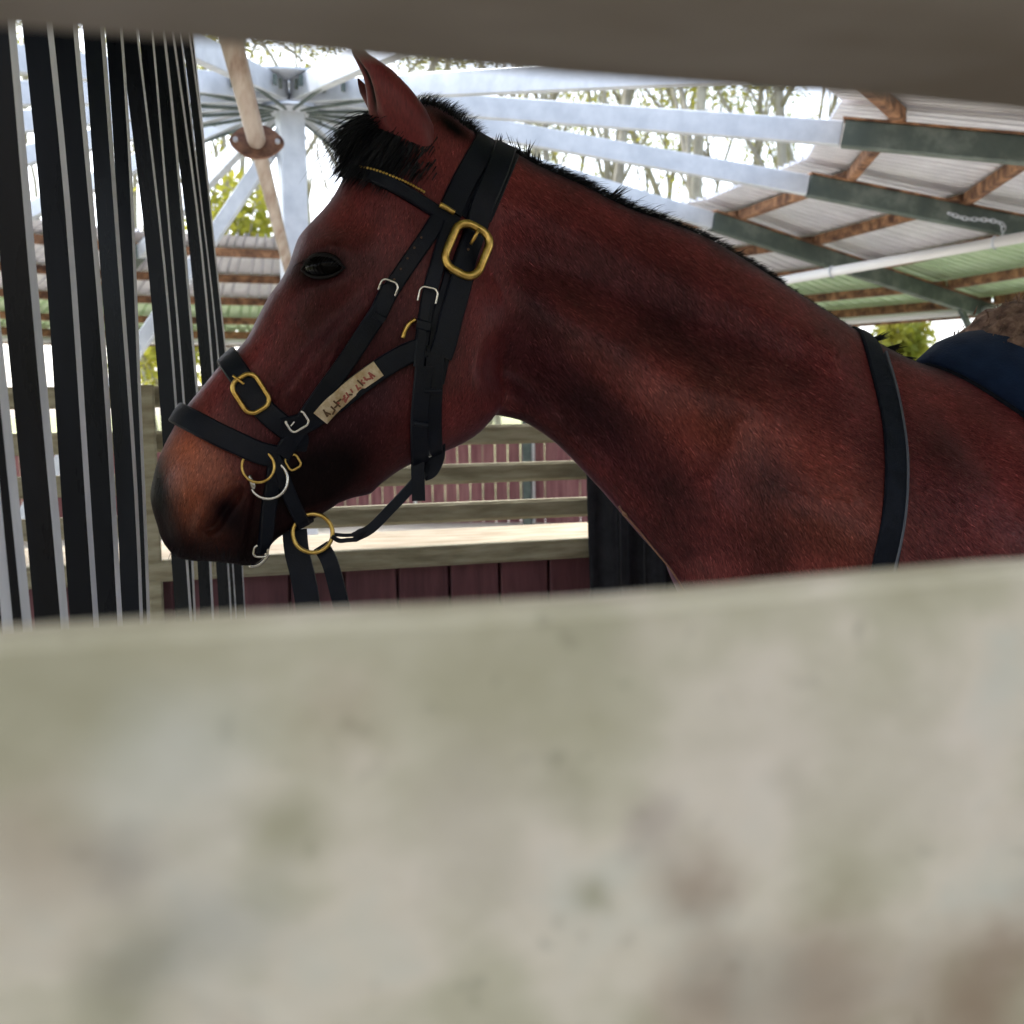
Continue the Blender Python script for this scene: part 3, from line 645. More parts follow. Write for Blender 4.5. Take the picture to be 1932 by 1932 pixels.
def field(Q):
    ih = inpoly(headP, Q); inn = inpoly(neckP, Q)
    dh = dist(headP, Q); dn = dist(neckP, Q)
    Wh = np.clip(tps(WHEAD, Q), .03, .105); Wn = np.clip(tps(WNECK, Q, .1), .035, .31)
    Rh = np.clip(Wh * .85, .03, .075); Rn = np.clip(Wn * 1.05, .05, .30)
    def prof(d, Rr): return np.sqrt(np.clip(1 - (1 - np.clip(d / Rr, 0, 1)) ** 2, 0, 1))
    wh = np.where(ih, Wh * prof(dh, Rh), 0); wn = np.where(inn, Wn * prof(dn, Rn), 0)
    k = .010; h = np.clip(k - np.abs(wh - wn), 0, None) / k
    wmax = np.maximum(wh, wn) + np.where((wh > 0) & (wn > 0), h * h * k * .25, 0)
    # relief, measured in photo pixels on the near surface
    rel = np.zeros(len(Q))
    def bump(px, py, amp, sa, sb=None, an=0):
        c = np.array(pl(px, py, YH - .08)); sc = 1.32 / FPX; sa_, sb_ = sa * sc, (sb or sa) * sc; v = Q - c
        ca, sn = math.cos(R(an)), math.sin(R(an)); u = v[:, 0] * ca + v[:, 1] * sn; t = -v[:, 0] * sn + v[:, 1] * ca
        return amp * np.exp(-.5 * (u / sa_) ** 2 - .5 * (t / sb_) ** 2)
    def groove(pts, amp, sig, near=.08):
        P = np.array(resample(catmull([pl(*p, YH - near) for p in pts], 6), .006)); d = np.full(len(Q), 1e9)
        for p, q in zip(P[:-1], P[1:]):
            e = q - p; t = np.clip(((Q - p) @ e) / (e @ e), 0, 1); d = np.minimum(d, np.sum((Q - p - t[:, None] * e) ** 2, 1))
        return amp * np.exp(-.5 * d / (sig * 1.36 / FPX) ** 2)
    rel += bump(606, 462, .006, 54, 20, 20) + bump(600, 500, .005, 46, 30, 15) + bump(608, 540, .002, 44, 18, 10)
    rel += groove([(562, 512), (590, 527), (620, 528), (655, 512)], -.0012, 6) + groove([(575, 482), (605, 474), (640, 480)], -.0015, 6)
    rel += bump(610, 504, -.010, 26, 15, 10)                                            # socket
    rel += bump(668, 425, -.009, 34, 26, 30)                                            # hollow above the eye
    rel += groove([(690, 575), (640, 625), (585, 690), (545, 740)], .0065, 13)           # facial crest
    rel += groove([(620, 590), (560, 660), (500, 735)], -.005, 22)
    rel += groove([(720, 700), (640, 780), (560, 850)], -.005, 28)
    rel += groove([(770, 560), (800, 700), (770, 820)], -.004, 26)
    rel += groove([(700, 760), (760, 830), (820, 840)], .004, 18)
    rel += bump(375, 905, .006, 55, 38, -60)
    rel += groove([(452, 930), (432, 960), (410, 995), (396, 1004)], -.011, 7)        # nostril
    rel += groove([(462, 915), (430, 925), (395, 960), (378, 1000), (392, 1022)], .006, 10)
    rel += groove([(484, 905), (486, 950), (478, 1005), (468, 1060)], -.007, 6)         # mouth
    rel += groove([(470, 930), (462, 1000), (450, 1050)], .003, 14)
    # neck and shoulder muscles
    rel += groove([(965, 690), (1010, 700), (1090, 760), (1180, 850), (1260, 950), (1330, 1060)], -.030, 32, .1)
    rel += groove([(1390, 800), (1370, 880), (1400, 960), (1470, 1060)], -.008, 22, .12) + groove([(1080, 690), (1150, 745), (1230, 800), (1300, 880)], .008, 22, .1)
    rel += groove([(560, 600), (590, 650), (575, 700)], .0018, 3.5) + groove([(640, 650), (620, 700), (640, 745)], .0018, 3.5) + groove([(1420, 890), (1480, 930), (1560, 940)], .002, 5, .14)
    rel += groove([(985, 770), (1060, 810), (1140, 880), (1220, 970), (1300, 1080)], .012, 24, .1)
    rel += groove([(1000, 480), (1150, 545), (1320, 610), (1480, 680)], -.009, 40, .08)
    rel += groove([(1010, 560), (1120, 640), (1250, 720), (1400, 790)], .010, 40, .1)
    rel += groove([(980, 400), (1150, 470), (1350, 560), (1550, 660)], .007, 34, .06)
    rel += groove([(1690, 740), (1640, 820), (1580, 920), (1490, 1060)], -.004, 40, .15)
    rel += bump(1480, 960, .020, 90, 70, 0) + bump(1330, 880, -.012, 60, 60, 0) + bump(1250, 770, .008, 60, 45, 0)
    rel += bump(1780, 900, -.010, 40, 120, 20) + bump(1860, 960, .010, 40, 120, 20)
    edge = np.clip(wmax / .03, 0, 1)
    return wmax, rel * edge, ih, inn, dh, dn
def poly_in(P, offs, P2):
    """points on offset rings just inside outline P"""
    t = np.roll(P, -1, 0) - np.roll(P, 1, 0); t /= np.linalg.norm(t, axis=1)[:, None]; nn = np.c_[-t[:, 1], t[:, 0]]
    area = .5 * np.sum(P[:, 0] * np.roll(P[:, 1], -1) - np.roll(P[:, 0], -1) * P[:, 1])
    if area < 0: nn = -nn
    out = []
    for o in offs:
        q = P + nn * o; dd = dist(P, q); out.append(q[(dd > .85 * o) & inpoly(P, q)])
    return np.concatenate(out)
def hexgrid(x0, x1, z0, z1, st):
    g = []
    for j in range(int((z1 - z0) / (st * .866)) + 1):
        o = st / 2 if j % 2 else 0
        g.append(np.c_[np.arange(x0 + o, x1, st), np.full(len(np.arange(x0 + o, x1, st)), z0 + j * st * .866)])
    return np.concatenate(g)
offs = (.0006, .002, .0045, .008, .0125, .018)
hx0, hz0 = headP.min(0); hx1, hz1 = headP.max(0)
gh = hexgrid(hx0, hx1, hz0, hz1, .0034); gh = gh[inpoly(headP, gh)]
gn = hexgrid(neckP[:, 0].min(), 1.42, 1.0, neckP[:, 1].max(), .0062); gn = gn[inpoly(neckP, gn) & ~inpoly(headP, gn)]
gb = hexgrid(neckP[:, 0].min(), 2.7, .6, 1.6, .03); gb = gb[inpoly(neckP, gb) & ((gb[:, 0] > 1.42) | (gb[:, 1] < 1.0))]
ro_h = poly_in(headP, offs, None); ro_n = poly_in(neckP, offs, None)
# drop outline pieces lying inside the other shape (they are not the silhouette)
oh = headP[~inpoly(neckP, headP)]; on = neckP[~inpoly(headP, neckP)]
ro_h = ro_h[~inpoly(neckP, ro_h) | (dist(neckP, ro_h) < .006)]; ro_n = ro_n[~inpoly(headP, ro_n) | (dist(headP, ro_n) < .006)]
inner = np.concatenate([gh, gn, gb])
def bdist(Q):
    return np.where(inpoly(headP, Q) & inpoly(neckP, Q), 1, np.where(inpoly(headP, Q), dist(headP, Q), dist(neckP, Q)))
inner = inner[bdist(inner) > .020]
pts_all = np.concatenate([oh, on, ro_h, ro_n, inner])
_, ui = np.unique(np.round(pts_all / .0004).astype(int), axis=0, return_index=True); pts_all = pts_all[np.sort(ui)]
cv, ce, cf, *_r = delaunay_2d_cdt([Vector(p) for p in pts_all], [], [], 0, 1e-6)
Q = np.array([(v.x, v.y) for v in cv]); T3 = np.array([list(f) for f in cf])
cen = Q[T3].mean(1)
keep = (inpoly(headP, cen) | inpoly(neckP, cen))
a_, b_, c_ = Q[T3[:, 0]], Q[T3[:, 1]], Q[T3[:, 2]]
ar = np.abs((b_[:, 0] - a_[:, 0]) * (c_[:, 1] - a_[:, 1]) - (c_[:, 0] - a_[:, 0]) * (b_[:, 1] - a_[:, 1]))
T3 = T3[keep & (ar > 1e-10)]
wv, rel, ih, inn, dh, dn = field(Q)
onrim = (np.minimum(dh, 9) < 2e-4) & ~inn | (dn < 2e-4) & ~ih | ((wv < 1e-6))
wfull = np.where(onrim, 0, np.maximum(wv + rel, .0004))
n0 = len(Q)
near = np.c_[Q[:, 0], YH - wfull, Q[:, 1]]; far = np.c_[Q[:, 0], YH + wfull, Q[:, 1]]
remap = np.where(onrim, np.arange(n0), np.arange(n0) + n0)
hv = np.concatenate([near, far])
hf = [tuple(t) for t in T3.tolist()] + [tuple(t[::-1]) for t in remap[T3].tolist()]
# pigment of the bay coat: black muzzle with a tan patch, dark eye surround and crest line, plus painted-in light and shade
def sm(e0, e1, x): t = np.clip((x - e0) / (e1 - e0), 0, 1); return t * t * (3 - 2 * t)
def gaus(px, py, sa, sb, an):
    c = np.array(pl(px, py, YH - .08)); sc = 1.32 / FPX; v = Q - c; ca, sn = math.cos(R(an)), math.sin(R(an))
    return np.exp(-.5 * ((v[:, 0] * ca + v[:, 1] * sn) / (sa * sc)) ** 2 - .5 * ((-v[:, 0] * sn + v[:, 1] * ca) / (sb * sc)) ** 2)
bay = np.array((.150, .0235, .0225)); brown = np.array((.35, .085, .032)); black = np.array((.0025, .002, .0025)); shadow_seal = np.array((.032, .0085, .0120))
colr = np.tile(bay, (n0, 1))
def mixc(c, m):
    global colr
    colr = colr * (1 - m[:, None]) + np.array(c) * m[:, None]
m0 = np.array(pl(470, 800, YH - .06)); m1 = np.array(pl(330, 1030, YH - .06)); ax = (m1 - m0) / np.linalg.norm(m1 - m0); tt = ((Q - m0) @ ax) / np.linalg.norm(m1 - m0)
hd = ih & (Q[:, 0] < pl(760, 900)[0])
mixc(black, np.where(hd, sm(.15, .62, tt), 0))
mixc(brown, np.clip(1.5 * gaus(374, 898, 58, 42, -62), 0, 1) * np.where(hd, 1, 0))
mixc(black, np.clip(gaus(435, 975, 46, 26, -50) * 1.1, 0, 1)); mixc(black, np.clip(gaus(292, 930, 20, 70, 8) * 1.2, 0, 1))
mixc(black, np.clip(gaus(606, 503, 42, 27, 10) * 1.2, 0, .95))
mixc(shadow_seal, np.clip(gaus(640, 790, 170, 75, 40) * 1.1, 0, .9)); mixc(black, np.clip(gaus(600, 910, 110, 60, 25) * 1.2, 0, .95))  # jaw and cheek shadow painted into the coat colour
mixc(black, np.clip(gaus(705, 285, 78, 44, -12) * 1.25, 0, 1)); mixc(shadow_seal, np.clip(gaus(620, 640, 90, 60, 45) * .5, 0, .5)); mixc(black, np.clip(gaus(868, 222, 40, 14, -35) * 1.1, 0, 1))
mixc(shadow_seal, np.clip(gaus(690, 640, 90, 60, 40) * .7, 0, .7))  # face shade around the straps painted in as well
crest = np.where(inn & ~ih, np.exp(-(dn / .014) ** 2) * (Q[:, 1] > 1.48), 0); mixc(black, crest * .85)
mixc(brown, np.clip(gaus(1340, 800, 150, 60, -20) + gaus(1500, 960, 90, 70, 0), 0, 1) * .28)  # brighter lit patches of neck and shoulder painted into the coat
mixc(shadow_seal, np.clip(gaus(1230, 570, 260, 55, -24) * .75 + gaus(1130, 790, 200, 48, -48) * .9 + gaus(1005, 680, 40, 110, 0) * .8 + gaus(1640, 850, 80, 150, 10) * .4 + gaus(1390, 900, 60, 70, 0) * .5, 0, .85))  # shade of throat, neck groove and upper neck painted into the coat
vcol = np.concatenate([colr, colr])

horse = empty('horse', (1.2, YH, .02), 'bay horse in profile with black muzzle and mane, head to the left', 'horse')
extraV, extraF, extraC = [], [], []
def add_extra(vs, fs, cfun):
    o = len(hv) + len(extraV); extraV.extend([tuple(v) for v in vs]); extraF.extend([tuple(i + o for i in f) for f in fs]); extraC.extend([cfun(Vector(v)) for v in vs])
# ears: cupped, joined to the skull
EAR = [((659, 68), (661, 70)), ((660, 82), (676, 84)), ((664, 100), (697, 104)), ((673, 118), (720, 119)), ((682, 136), (742, 135)), ((687, 152), (758, 152)), ((690, 170), (773, 168)), ((693, 190), (788, 184)),
       ((697, 210), (806, 206)), ((704, 235), (826, 236)), ((720, 265), (838, 272)), ((745, 290), (848, 305)), ((765, 322), (858, 342)), ((795, 362), (866, 382))]
for side, Ye, dx in ((-1, YH - .052, 0), (1, YH + .046, 40)):
    V, F, CC = [], [], []; n = 40
    for i, (a, b) in enumerate(EAR):
        A, B = atY(a[0] + dx, a[1] + dx * .8, YH - .052), atY(b[0] + dx, b[1] + dx * .8, YH - .052); yy = YH + (Ye - YH) * (1 if i < 7 else 1 - .52 * (i - 6) / 7); A.y = B.y = yy; c = (A + B) / 2; hw = (B - A).length / 2 * (1 if i < 9 else 1 - .07 * (i - 8)); ax_ = (B - A).normalized()
        deep = min(1, i / 4) * (1 if i < 7 else max(.0, 1 - (i - 7) / 3))
        for k in range(n):
            th = 2 * math.pi * k / n; u, v = math.cos(th), math.sin(th)
            # opening on the outer front face
            th0 = math.pi + side * -.62 * -1 if side < 0 else math.pi - .62
            dth = (th - (math.pi + .30 if side < 0 else math.pi - .62) + math.pi) % (2 * math.pi) - math.pi
            f = 1 - .32 * deep * math.exp(-(dth / .34) ** 2)
            V.append(c + ax_ * hw * u * f + Vector((0, 1, 0)) * hw * .72 * v * f)
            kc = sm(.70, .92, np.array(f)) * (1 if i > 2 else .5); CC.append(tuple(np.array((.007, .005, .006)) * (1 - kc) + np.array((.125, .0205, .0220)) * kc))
    for i in range(len(EAR) - 1):
        F += [(i * n + k, i * n + (k + 1) % n, i * n + n + (k + 1) % n, i * n + n + k) for k in range(n)]
    F.append(tuple(range(n)))
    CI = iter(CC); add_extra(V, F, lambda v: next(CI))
    # dark hair inside the cup
for sx in (-1, 1):   # legs (below the fence, joined to the trunk)
    for (lx, yz) in ((.98, .13), (2.42, .14)):
        g = ground_z(lx, YH); y = YH + sx * yz
        if lx < 1.5: js = [(lx + .05, .95, .10), (lx, .70, .075), (lx - .01, .56, .055), (lx, .46, .052), (lx, .30, .032), (lx, .16, .038), (lx - .03, .08, .036), (lx - .05, g + .05, .05), (lx - .06, g + .002, .06)]
        else: js = [(lx - .05, 1.1, .16), (lx - .08, .9, .13), (lx + .02, .66, .065), (lx + .07, .54, .052), (lx + .03, .30, .036), (lx + .02, .16, .04), (lx - .02, .08, .038), (lx - .04, g + .05, .05), (lx - .05, g + .002, .06)]
        P = catmull([(a, y, b, c) for a, b, c in js], 4)
        vs, fs = tubev([p[:3] for p in P], [float(p[3]) for p in P], 14)
        add_extra(vs, fs, lambda v: (.010, .007, .007) if v.z < .6 else (.10, .03, .02))
allv = np.concatenate([hv, np.array(extraV)]); allc = np.concatenate([vcol, np.array(extraC)])
me = bpy.data.meshes.new('body'); me.from_pydata(allv.tolist(), [], hf + extraF); me.update()
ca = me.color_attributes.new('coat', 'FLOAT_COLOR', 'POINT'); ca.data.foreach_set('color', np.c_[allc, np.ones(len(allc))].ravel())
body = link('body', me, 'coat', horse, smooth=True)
bm = bmesh.new(); bm.from_mesh(me)
loose = [v for v in bm.verts if not v.link_faces]; bmesh.ops.delete(bm, geom=loose, context='VERTS')
bmesh.ops.recalc_face_normals(bm, faces=bm.faces); bm.to_mesh(me); bm.free()
me.polygons.foreach_set('use_smooth', [True] * len(me.polygons))
bvh = BVHTree.FromPolygons(hv.tolist(), hf)
def hit(px, py):
    d = ray(px, py).normalized(); loc, nor, i, ds = bvh.ray_cast(CAM, d)
    if loc is None:
        p = atY(px, py, YH); loc, nor, i, ds = bvh.find_nearest(p)
    if nor.dot(d) > 0: nor = -nor
    return loc, nor
def outward(p, nor):
    return -nor if nor.dot(Vector((0, -1 if p.y < YH else 1, 0))) < -.3 else nor
# short lying coat hair over the side in view
tri = np.array(hf[:len(T3)]); A3, B3, C3_ = hv[tri[:, 0]], hv[tri[:, 1]], hv[tri[:, 2]]
fn = np.cross(B3 - A3, C3_ - A3); fa = np.linalg.norm(fn, axis=1); fn /= np.maximum(fa, 1e-12)[:, None]; fn *= np.where(fn[:, 1] > 0, -1, 1)[:, None]
ctr = (A3 + B3 + C3_) / 3; ok = (ctr[:, 0] < 1.40) & (ctr[:, 2] > 1.12)
pr_ = fa * ok; pr_ /= pr_.sum(); NH = 150000
ti = rng.choice(len(tri), NH, p=pr_); u1, u2 = rng.random(NH), rng.random(NH); fl_ = u1 + u2 > 1; u1[fl_] = 1 - u1[fl_]; u2[fl_] = 1 - u2[fl_]
hp_ = A3[ti] + (B3[ti] - A3[ti]) * u1[:, None] + (C3_[ti] - A3[ti]) * u2[:, None]; hn_ = fn[ti]
onhead = inpoly(headP, hp_[:, [0, 2]])
fd = np.where(onhead[:, None], np.array((-.35, 0, -.93)), np.array((.62, 0, -.78))) + rng.normal(0, .16, (NH, 3))
fd -= hn_ * (fd * hn_).sum(1)[:, None]; fd /= np.linalg.norm(fd, axis=1)[:, None]
hl_ = np.where(onhead, .0055, .0095) * rng.uniform(.6, 1.3, NH); hw_ = np.where(onhead, .00035, .00050)
hs_ = np.cross(fd, hn_) * hw_[:, None]; tip = hp_ + (fd + hn_ * rng.uniform(.03, .16, NH)[:, None]) * hl_[:, None]
hV = np.stack([hp_ - hs_, hp_ + hs_, tip], 1).reshape(-1, 3); hF = np.arange(NH * 3).reshape(-1, 3)
hc_ = (vcol[tri[ti, 0]] + vcol[tri[ti, 1]] + vcol[tri[ti, 2]]) / 3 * rng.lognormal(0, .38, NH)[:, None]
mh = bpy.data.meshes.new('coat_hair'); mh.from_pydata(hV.tolist(), [], hF.tolist()); mh.update()
hca = mh.color_attributes.new('coat', 'FLOAT_COLOR', 'POINT'); hca.data.foreach_set('color', np.c_[np.repeat(hc_, 3, 0), np.ones(NH * 3)].ravel())
setp(link('coat_hair', mh, 'coat', horse), kind='stuff')
# eye
ec, en = hit(609, 503)
V, F = [], []; nu, nv = 24, 16; er = .0215
e1 = (RIGHT - en * RIGHT.dot(en)).normalized(); e2 = en.cross(e1).normalized(); e2 = e2 if e2.dot(UP) > 0 else -e2
ce_ = ec - en * .0090
for j in range(nv + 1):
    th = math.pi * j / nv
    for i in range(nu):
        ph = 2 * math.pi * i / nu; V.append(ce_ + e1 * er * 1.25 * math.sin(th) * math.cos(ph) + e2 * er * .92 * math.sin(th) * math.sin(ph) + en * er * math.cos(th))
F = [(j * nu + i, j * nu + (i + 1) % nu, (j + 1) * nu + (i + 1) % nu, (j + 1) * nu + i) for j in range(nv) for i in range(nu)]
build('eye', V, F, 'eye', horse, smooth=True)
# lids: two arched folds round the eyeball
lids = []
for pts, r_ in (([(572, 512), (588, 490), (610, 483), (634, 489), (652, 507)], .0036), ([(572, 512), (590, 524), (612, 526), (634, 520), (652, 506)], .0022)):
    P = []
    for p in catmull(pts, 5):
        l_, n_ = hit(*p); P.append(l_ + n_ * .0035)
    m_ = len(P); lids.append(tubev(P, [r_ * (.35 + .65 * math.sin(math.pi * i / (m_ - 1))) for i in range(m_)], 8))
V, F = merge(lids)
build('eyelid', V, F, mat('dark_eyelid_skin', (.006, .0045, .005), .6, spec=.2), horse, smooth=True)

# hair: tapered bent ribbons
def strands(name, items, m='hair'):
    V, F = [], []
    for root, d0, d1, ln, wd in items:
        n = 5; p = Vector(root); side = Vector(d0).cross(Vector((rng.normal(), rng.normal(), rng.normal()))).normalized(); o = len(V)
        for i in range(n + 1):
            t = i / n; wv_ = wd * (1 - t) ** .7 * .5
            V += [p - side * wv_, p + side * wv_]
            dd = (Vector(d0) * (1 - t) + Vector(d1) * t).normalized(); p = p + dd * ln / n
        F += [(o + 2 * i, o + 2 * i + 1, o + 2 * i + 3, o + 2 * i + 2) for i in range(n)]
    return setp(build(name, V, F, m, horse, smooth=True), kind='stuff')
LFT = -RIGHT
it = []
for _ in range(3200):     # forelock: from between the ears forward and down over the forehead
    s = rng.random(); a = atY(690 + 110 * s + rng.normal(0, 8), 232 + rng.normal(0, 10), YH + rng.uniform(-.045, .03))
    d0 = (LFT * rng.uniform(.5, .9) + UP * rng.uniform(-.7, -.05) + Vector((0, rng.normal(-.15, .25), 0))).normalized()
    d1 = (LFT * rng.uniform(.1, .55) - UP * rng.uniform(.8, 1.2) + Vector((0, rng.normal(-.05, .2), 0))).normalized()
    it.append((a, d0, d1, rng.uniform(.035, .085) * (1 if rng.random() < .85 else 1.45), .0012))
for _ in range(1800):      # hair lying on the brow
    px = 658 + 175 * rng.beta(1.0, 2.4); py = rng.uniform(236, 300 + (px - 660) * .25); l_, n_ = hit(px, py)
    it.append((l_ + n_ * .001, (LFT * .5 - UP * .7 + n_ * .25).normalized(), (LFT * .4 - UP * .9 + n_ * .1 + RIGHT * rng.normal(0, .2)).normalized(), rng.uniform(.02, .05), .002))
strands('forelock', it)
it = []
crest_px = catmull([(795, 200), (850, 222), (900, 262)], 10)
for _ in range(1700):      # poll tuft
    p = crest_px[rng.integers(len(crest_px))]; a = atY(p[0] + rng.normal(0, 5), p[1] + 8, YH + rng.uniform(-.03, .03))
    it.append((a, (UP * 1 + LFT * rng.normal(.25, .25) + Vector((0, rng.normal(0, .3), 0))).normalized(), (RIGHT * rng.uniform(.6, 1.1) + UP * rng.uniform(-.4, .35) + Vector((0, rng.normal(0, .3), 0))).normalized(), rng.uniform(.015, .034), .0014))
crest_px = catmull(NECK[2:18], 12)
for _ in range(9000):
    t = rng.random(); p = crest_px[int(t * (len(crest_px) - 1))]
    a = atY(p[0], p[1] + 3, YH + rng.uniform(-.010, .016))
    ln = rng.uniform(.008, .020) * (1.3 if .15 < t < .45 else 1.0) * (.6 if t > .7 else 1) * (1.6 if rng.random() < .03 else 1)
    it.append((a, (UP * .7 + RIGHT * rng.normal(.6, .25) + Vector((0, rng.normal(.2, .35), 0))).normalized(), (RIGHT * rng.normal(1.0, .2) - UP * rng.normal(.35, .25) + Vector((0, rng.normal(.5, .4), 0))).normalized(), ln, .0011))
for (px, py, ang_, k, ln) in ((934, 276, 82, 9, .020), (985, 300, 112, 16, .040), (992, 302, 80, 14, .034), (1010, 308, 95, 12, .018), (1150, 372, 40, 20, .03), (1640, 640, 20, 60, .03), (1665, 655, 10, 60, .03), (1690, 668, -15, 50, .03)):
    for _ in range(k):
        a = atY(px + rng.normal(0, 6), py + 4, YH + rng.normal(0, .006)); d = RIGHT * math.cos(R(ang_ + rng.normal(0, 7))) + UP * math.sin(R(ang_ + rng.normal(0, 7)))
        it.append((a, d, (d + RIGHT * rng.normal(.1, .15)).normalized(), ln * rng.uniform(.6, 1.1), .0026))
strands('mane', it)
it = []
for _ in range(60):
    px, py = rng.uniform(300, 480), rng.uniform(1020, 1058); l_, n_ = hit(px, py)
    it.append((l_, (n_ + UP * -.6).normalized(), (n_ * .4 - UP).normalized(), rng.uniform(.01, .03), .0006))
for _ in range(40):
    p = catmull([(578, 500), (598, 484), (628, 486), (648, 500)], 8)[rng.integers(24)]; l_, n_ = hit(*p)
    it.append((l_ + n_ * .006, (n_ - UP * .2).normalized(), (n_ * .6 - UP + LFT * .3).normalized(), rng.uniform(.012, .02), .0007))
it_ear = []
for _ in range(500):
    t = rng.random(); px, py = 684 + 22 * t + rng.normal(0, 3), 140 + 95 * t; a = atY(px, py, YH - .06)
    it_ear.append((a, (UP + LFT * .3).normalized(), (UP + LFT * .1 + Vector((0, -.4, 0))).normalized(), rng.uniform(.008, .02), .0014))
strands('whisker', it)

# ================================================================== TACK
def surf(p):
    loc, nor, i, ds = bvh.find_nearest(Vector(p))
    s = Vector((0, -1 if loc.y < YH - .004 else 1, 0))
    if abs(loc.y - YH) < .004: s = (Vector(p) - loc) if (Vector(p) - loc).length > 1e-5 else nor
    return loc, (nor if nor.dot(s) >= 0 else -nor)
def strap(name, pts, width, m, parent, thick=.0035, lift=0.0, wrap=False, step=.006, snug=True, rough_edges=False, widths=None, smooth_it=2):
    """a strap lying on the coat along points measured in the photo; wrap=True carries it round the far side as well"""
    P = []
    for p in catmull(pts, 10):
        l_, n_ = hit(p[0], p[1]); P.append(l_)
    P = [Vector(q) for q in resample([tuple(q) for q in P], step)]
    nn_ = len(P)
    if wrap:
        P = P + [Vector((q.x, 2 * YH - q.y, q.z)) for q in reversed(P)]
        Pr = resample([tuple(q) for q in P] + [tuple(P[0])], step)[:-1]; P = [Vector(q) for q in Pr]
    N = len(P)
    for _ in range(smooth_it):
        Qs = []
        for i in range(N):
            if not wrap and i in (0, N - 1): Qs.append(P[i]); continue
            Qs.append((P[i - 1] + P[i] * 2 + P[(i + 1) % N]) / 4)
        P = Qs
    rows = []; nprev = None
    for i in range(N):
        l_, n_ = surf(P[i])
        if wrap and abs(l_.y - YH) < .02:      # over the silhouette the normal points straight out
            pass
        rows.append((l_, n_))
    ns = [r[1] for r in rows]
    for _ in range(3):
        ns = [((ns[i - 1] if (wrap or i) else ns[i]) + ns[i] * 2 + (ns[(i + 1) % N] if (wrap or i < N - 1) else ns[i])).normalized() for i in range(N)]
    V, F = [], []; e = min(.0018, thick * .6)
    for i in range(N):
        a = P[(i + 1) % N] if (wrap or i < N - 1) else P[i]; b = P[i - 1] if (wrap or i) else P[i]
        t = (a - b).normalized(); n_ = (ns[i] - t * ns[i].dot(t)).normalized(); s = t.cross(n_)
        wd = width if widths is None else float(np.interp(i / max(1, N - 1), np.linspace(0, 1, len(widths)), widths))
        c = rows[i][0]
        hl = max(0, (surf(c - s * wd * .5)[0] - c).dot(n_) if snug else 0); hr = max(0, (surf(c + s * wd * .5)[0] - c).dot(n_) if snug else 0)
        hl = min(hl, .006); hr = min(hr, .006)
        b0 = lift - .002
        for (x, h) in ((-.5 * wd, b0 + hl), (-.5 * wd, lift + thick - e + hl), (-.5 * wd + e, lift + thick + hl), (0, lift + thick * 1.06 + (hl + hr) / 2), (.5 * wd - e, lift + thick + hr), (.5 * wd, lift + thick - e + hr), (.5 * wd, b0 + hr)):
            V.append(c + s * x + n_ * h)
    n = 7
    for i in range(N if wrap else N - 1):
        j = (i + 1) % N
        F += [(i * n + k, i * n + (k + 1) % n, j * n + (k + 1) % n, j * n + k) for k in range(n)]
    if not wrap: F += [tuple(range(n - 1, -1, -1)), tuple(range((N - 1) * n, N * n))]
    o = build(name, V, F, m, parent, smooth=True)
    md = o.modifiers.new('edge', 'EDGE_SPLIT'); md.split_angle = R(38)
    return o, P, ns
def frame_at(px, py):
    l_, n_ = hit(px, py); n_ = (n_ * .5 - FWD * .5).normalized()
    a = (RIGHT - n_ * RIGHT.dot(n_)).normalized(); b = n_.cross(a).normalized(); b = b if b.dot(UP) > 0 else -b
    return l_, n_, a, b
def rring(name, px, py, wpx, hpx, an, tube, m, parent, lift=.006, corner=.35, gap=None, tilt=0):
    """rounded-rectangle ring (buckle frame) in the local surface plane"""
    l_, n_, a, b = frame_at(px, py); dep = (l_ - CAM).dot(FWD); sc = dep / FPX; hw, hh = wpx / 2 * sc, hpx / 2 * sc; r_ = corner * min(hw, hh) * 2
    r_ = min(r_, hw * .999, hh * .999)
    ca, sn = math.cos(R(an)), math.sin(R(an)); pts = []
    for cx, cy, a0 in ((hw - r_, hh - r_, 0), (-hw + r_, hh - r_, 90), (-hw + r_, -hh + r_, 180), (hw - r_, -hh + r_, 270)):
        for k in range(12):
            t = R(a0 + 90 * k / 11); x, y = cx + r_ * math.cos(t), cy + r_ * math.sin(t)
            xr, yr = x * ca - y * sn, x * sn + y * ca; pts.append(l_ + a * xr + b * yr + n_ * (lift + tilt * y))
    if gap:
        i0, i1 = int(gap[0] * len(pts)), int(gap[1] * len(pts)); pts = pts[i1:] + pts[:i0 + 1]
        vs, fs = tubev(pts, tube, 8)
    else: vs, fs = tubev(pts, tube, 10, True)
    return build(name, vs, fs, m, parent, smooth=True), (l_, n_, a, b, sc)
def pathtube(name, pts, rad, m, parent, lift=.004, n=8):
    P = []
    for p in catmull(pts, 6):
        l_, n_ = hit(p[0], p[1]); P.append(l_ + n_ * lift)
    vs, fs = tubev(P, rad, n); return build(name, vs, fs, m, parent, smooth=True)
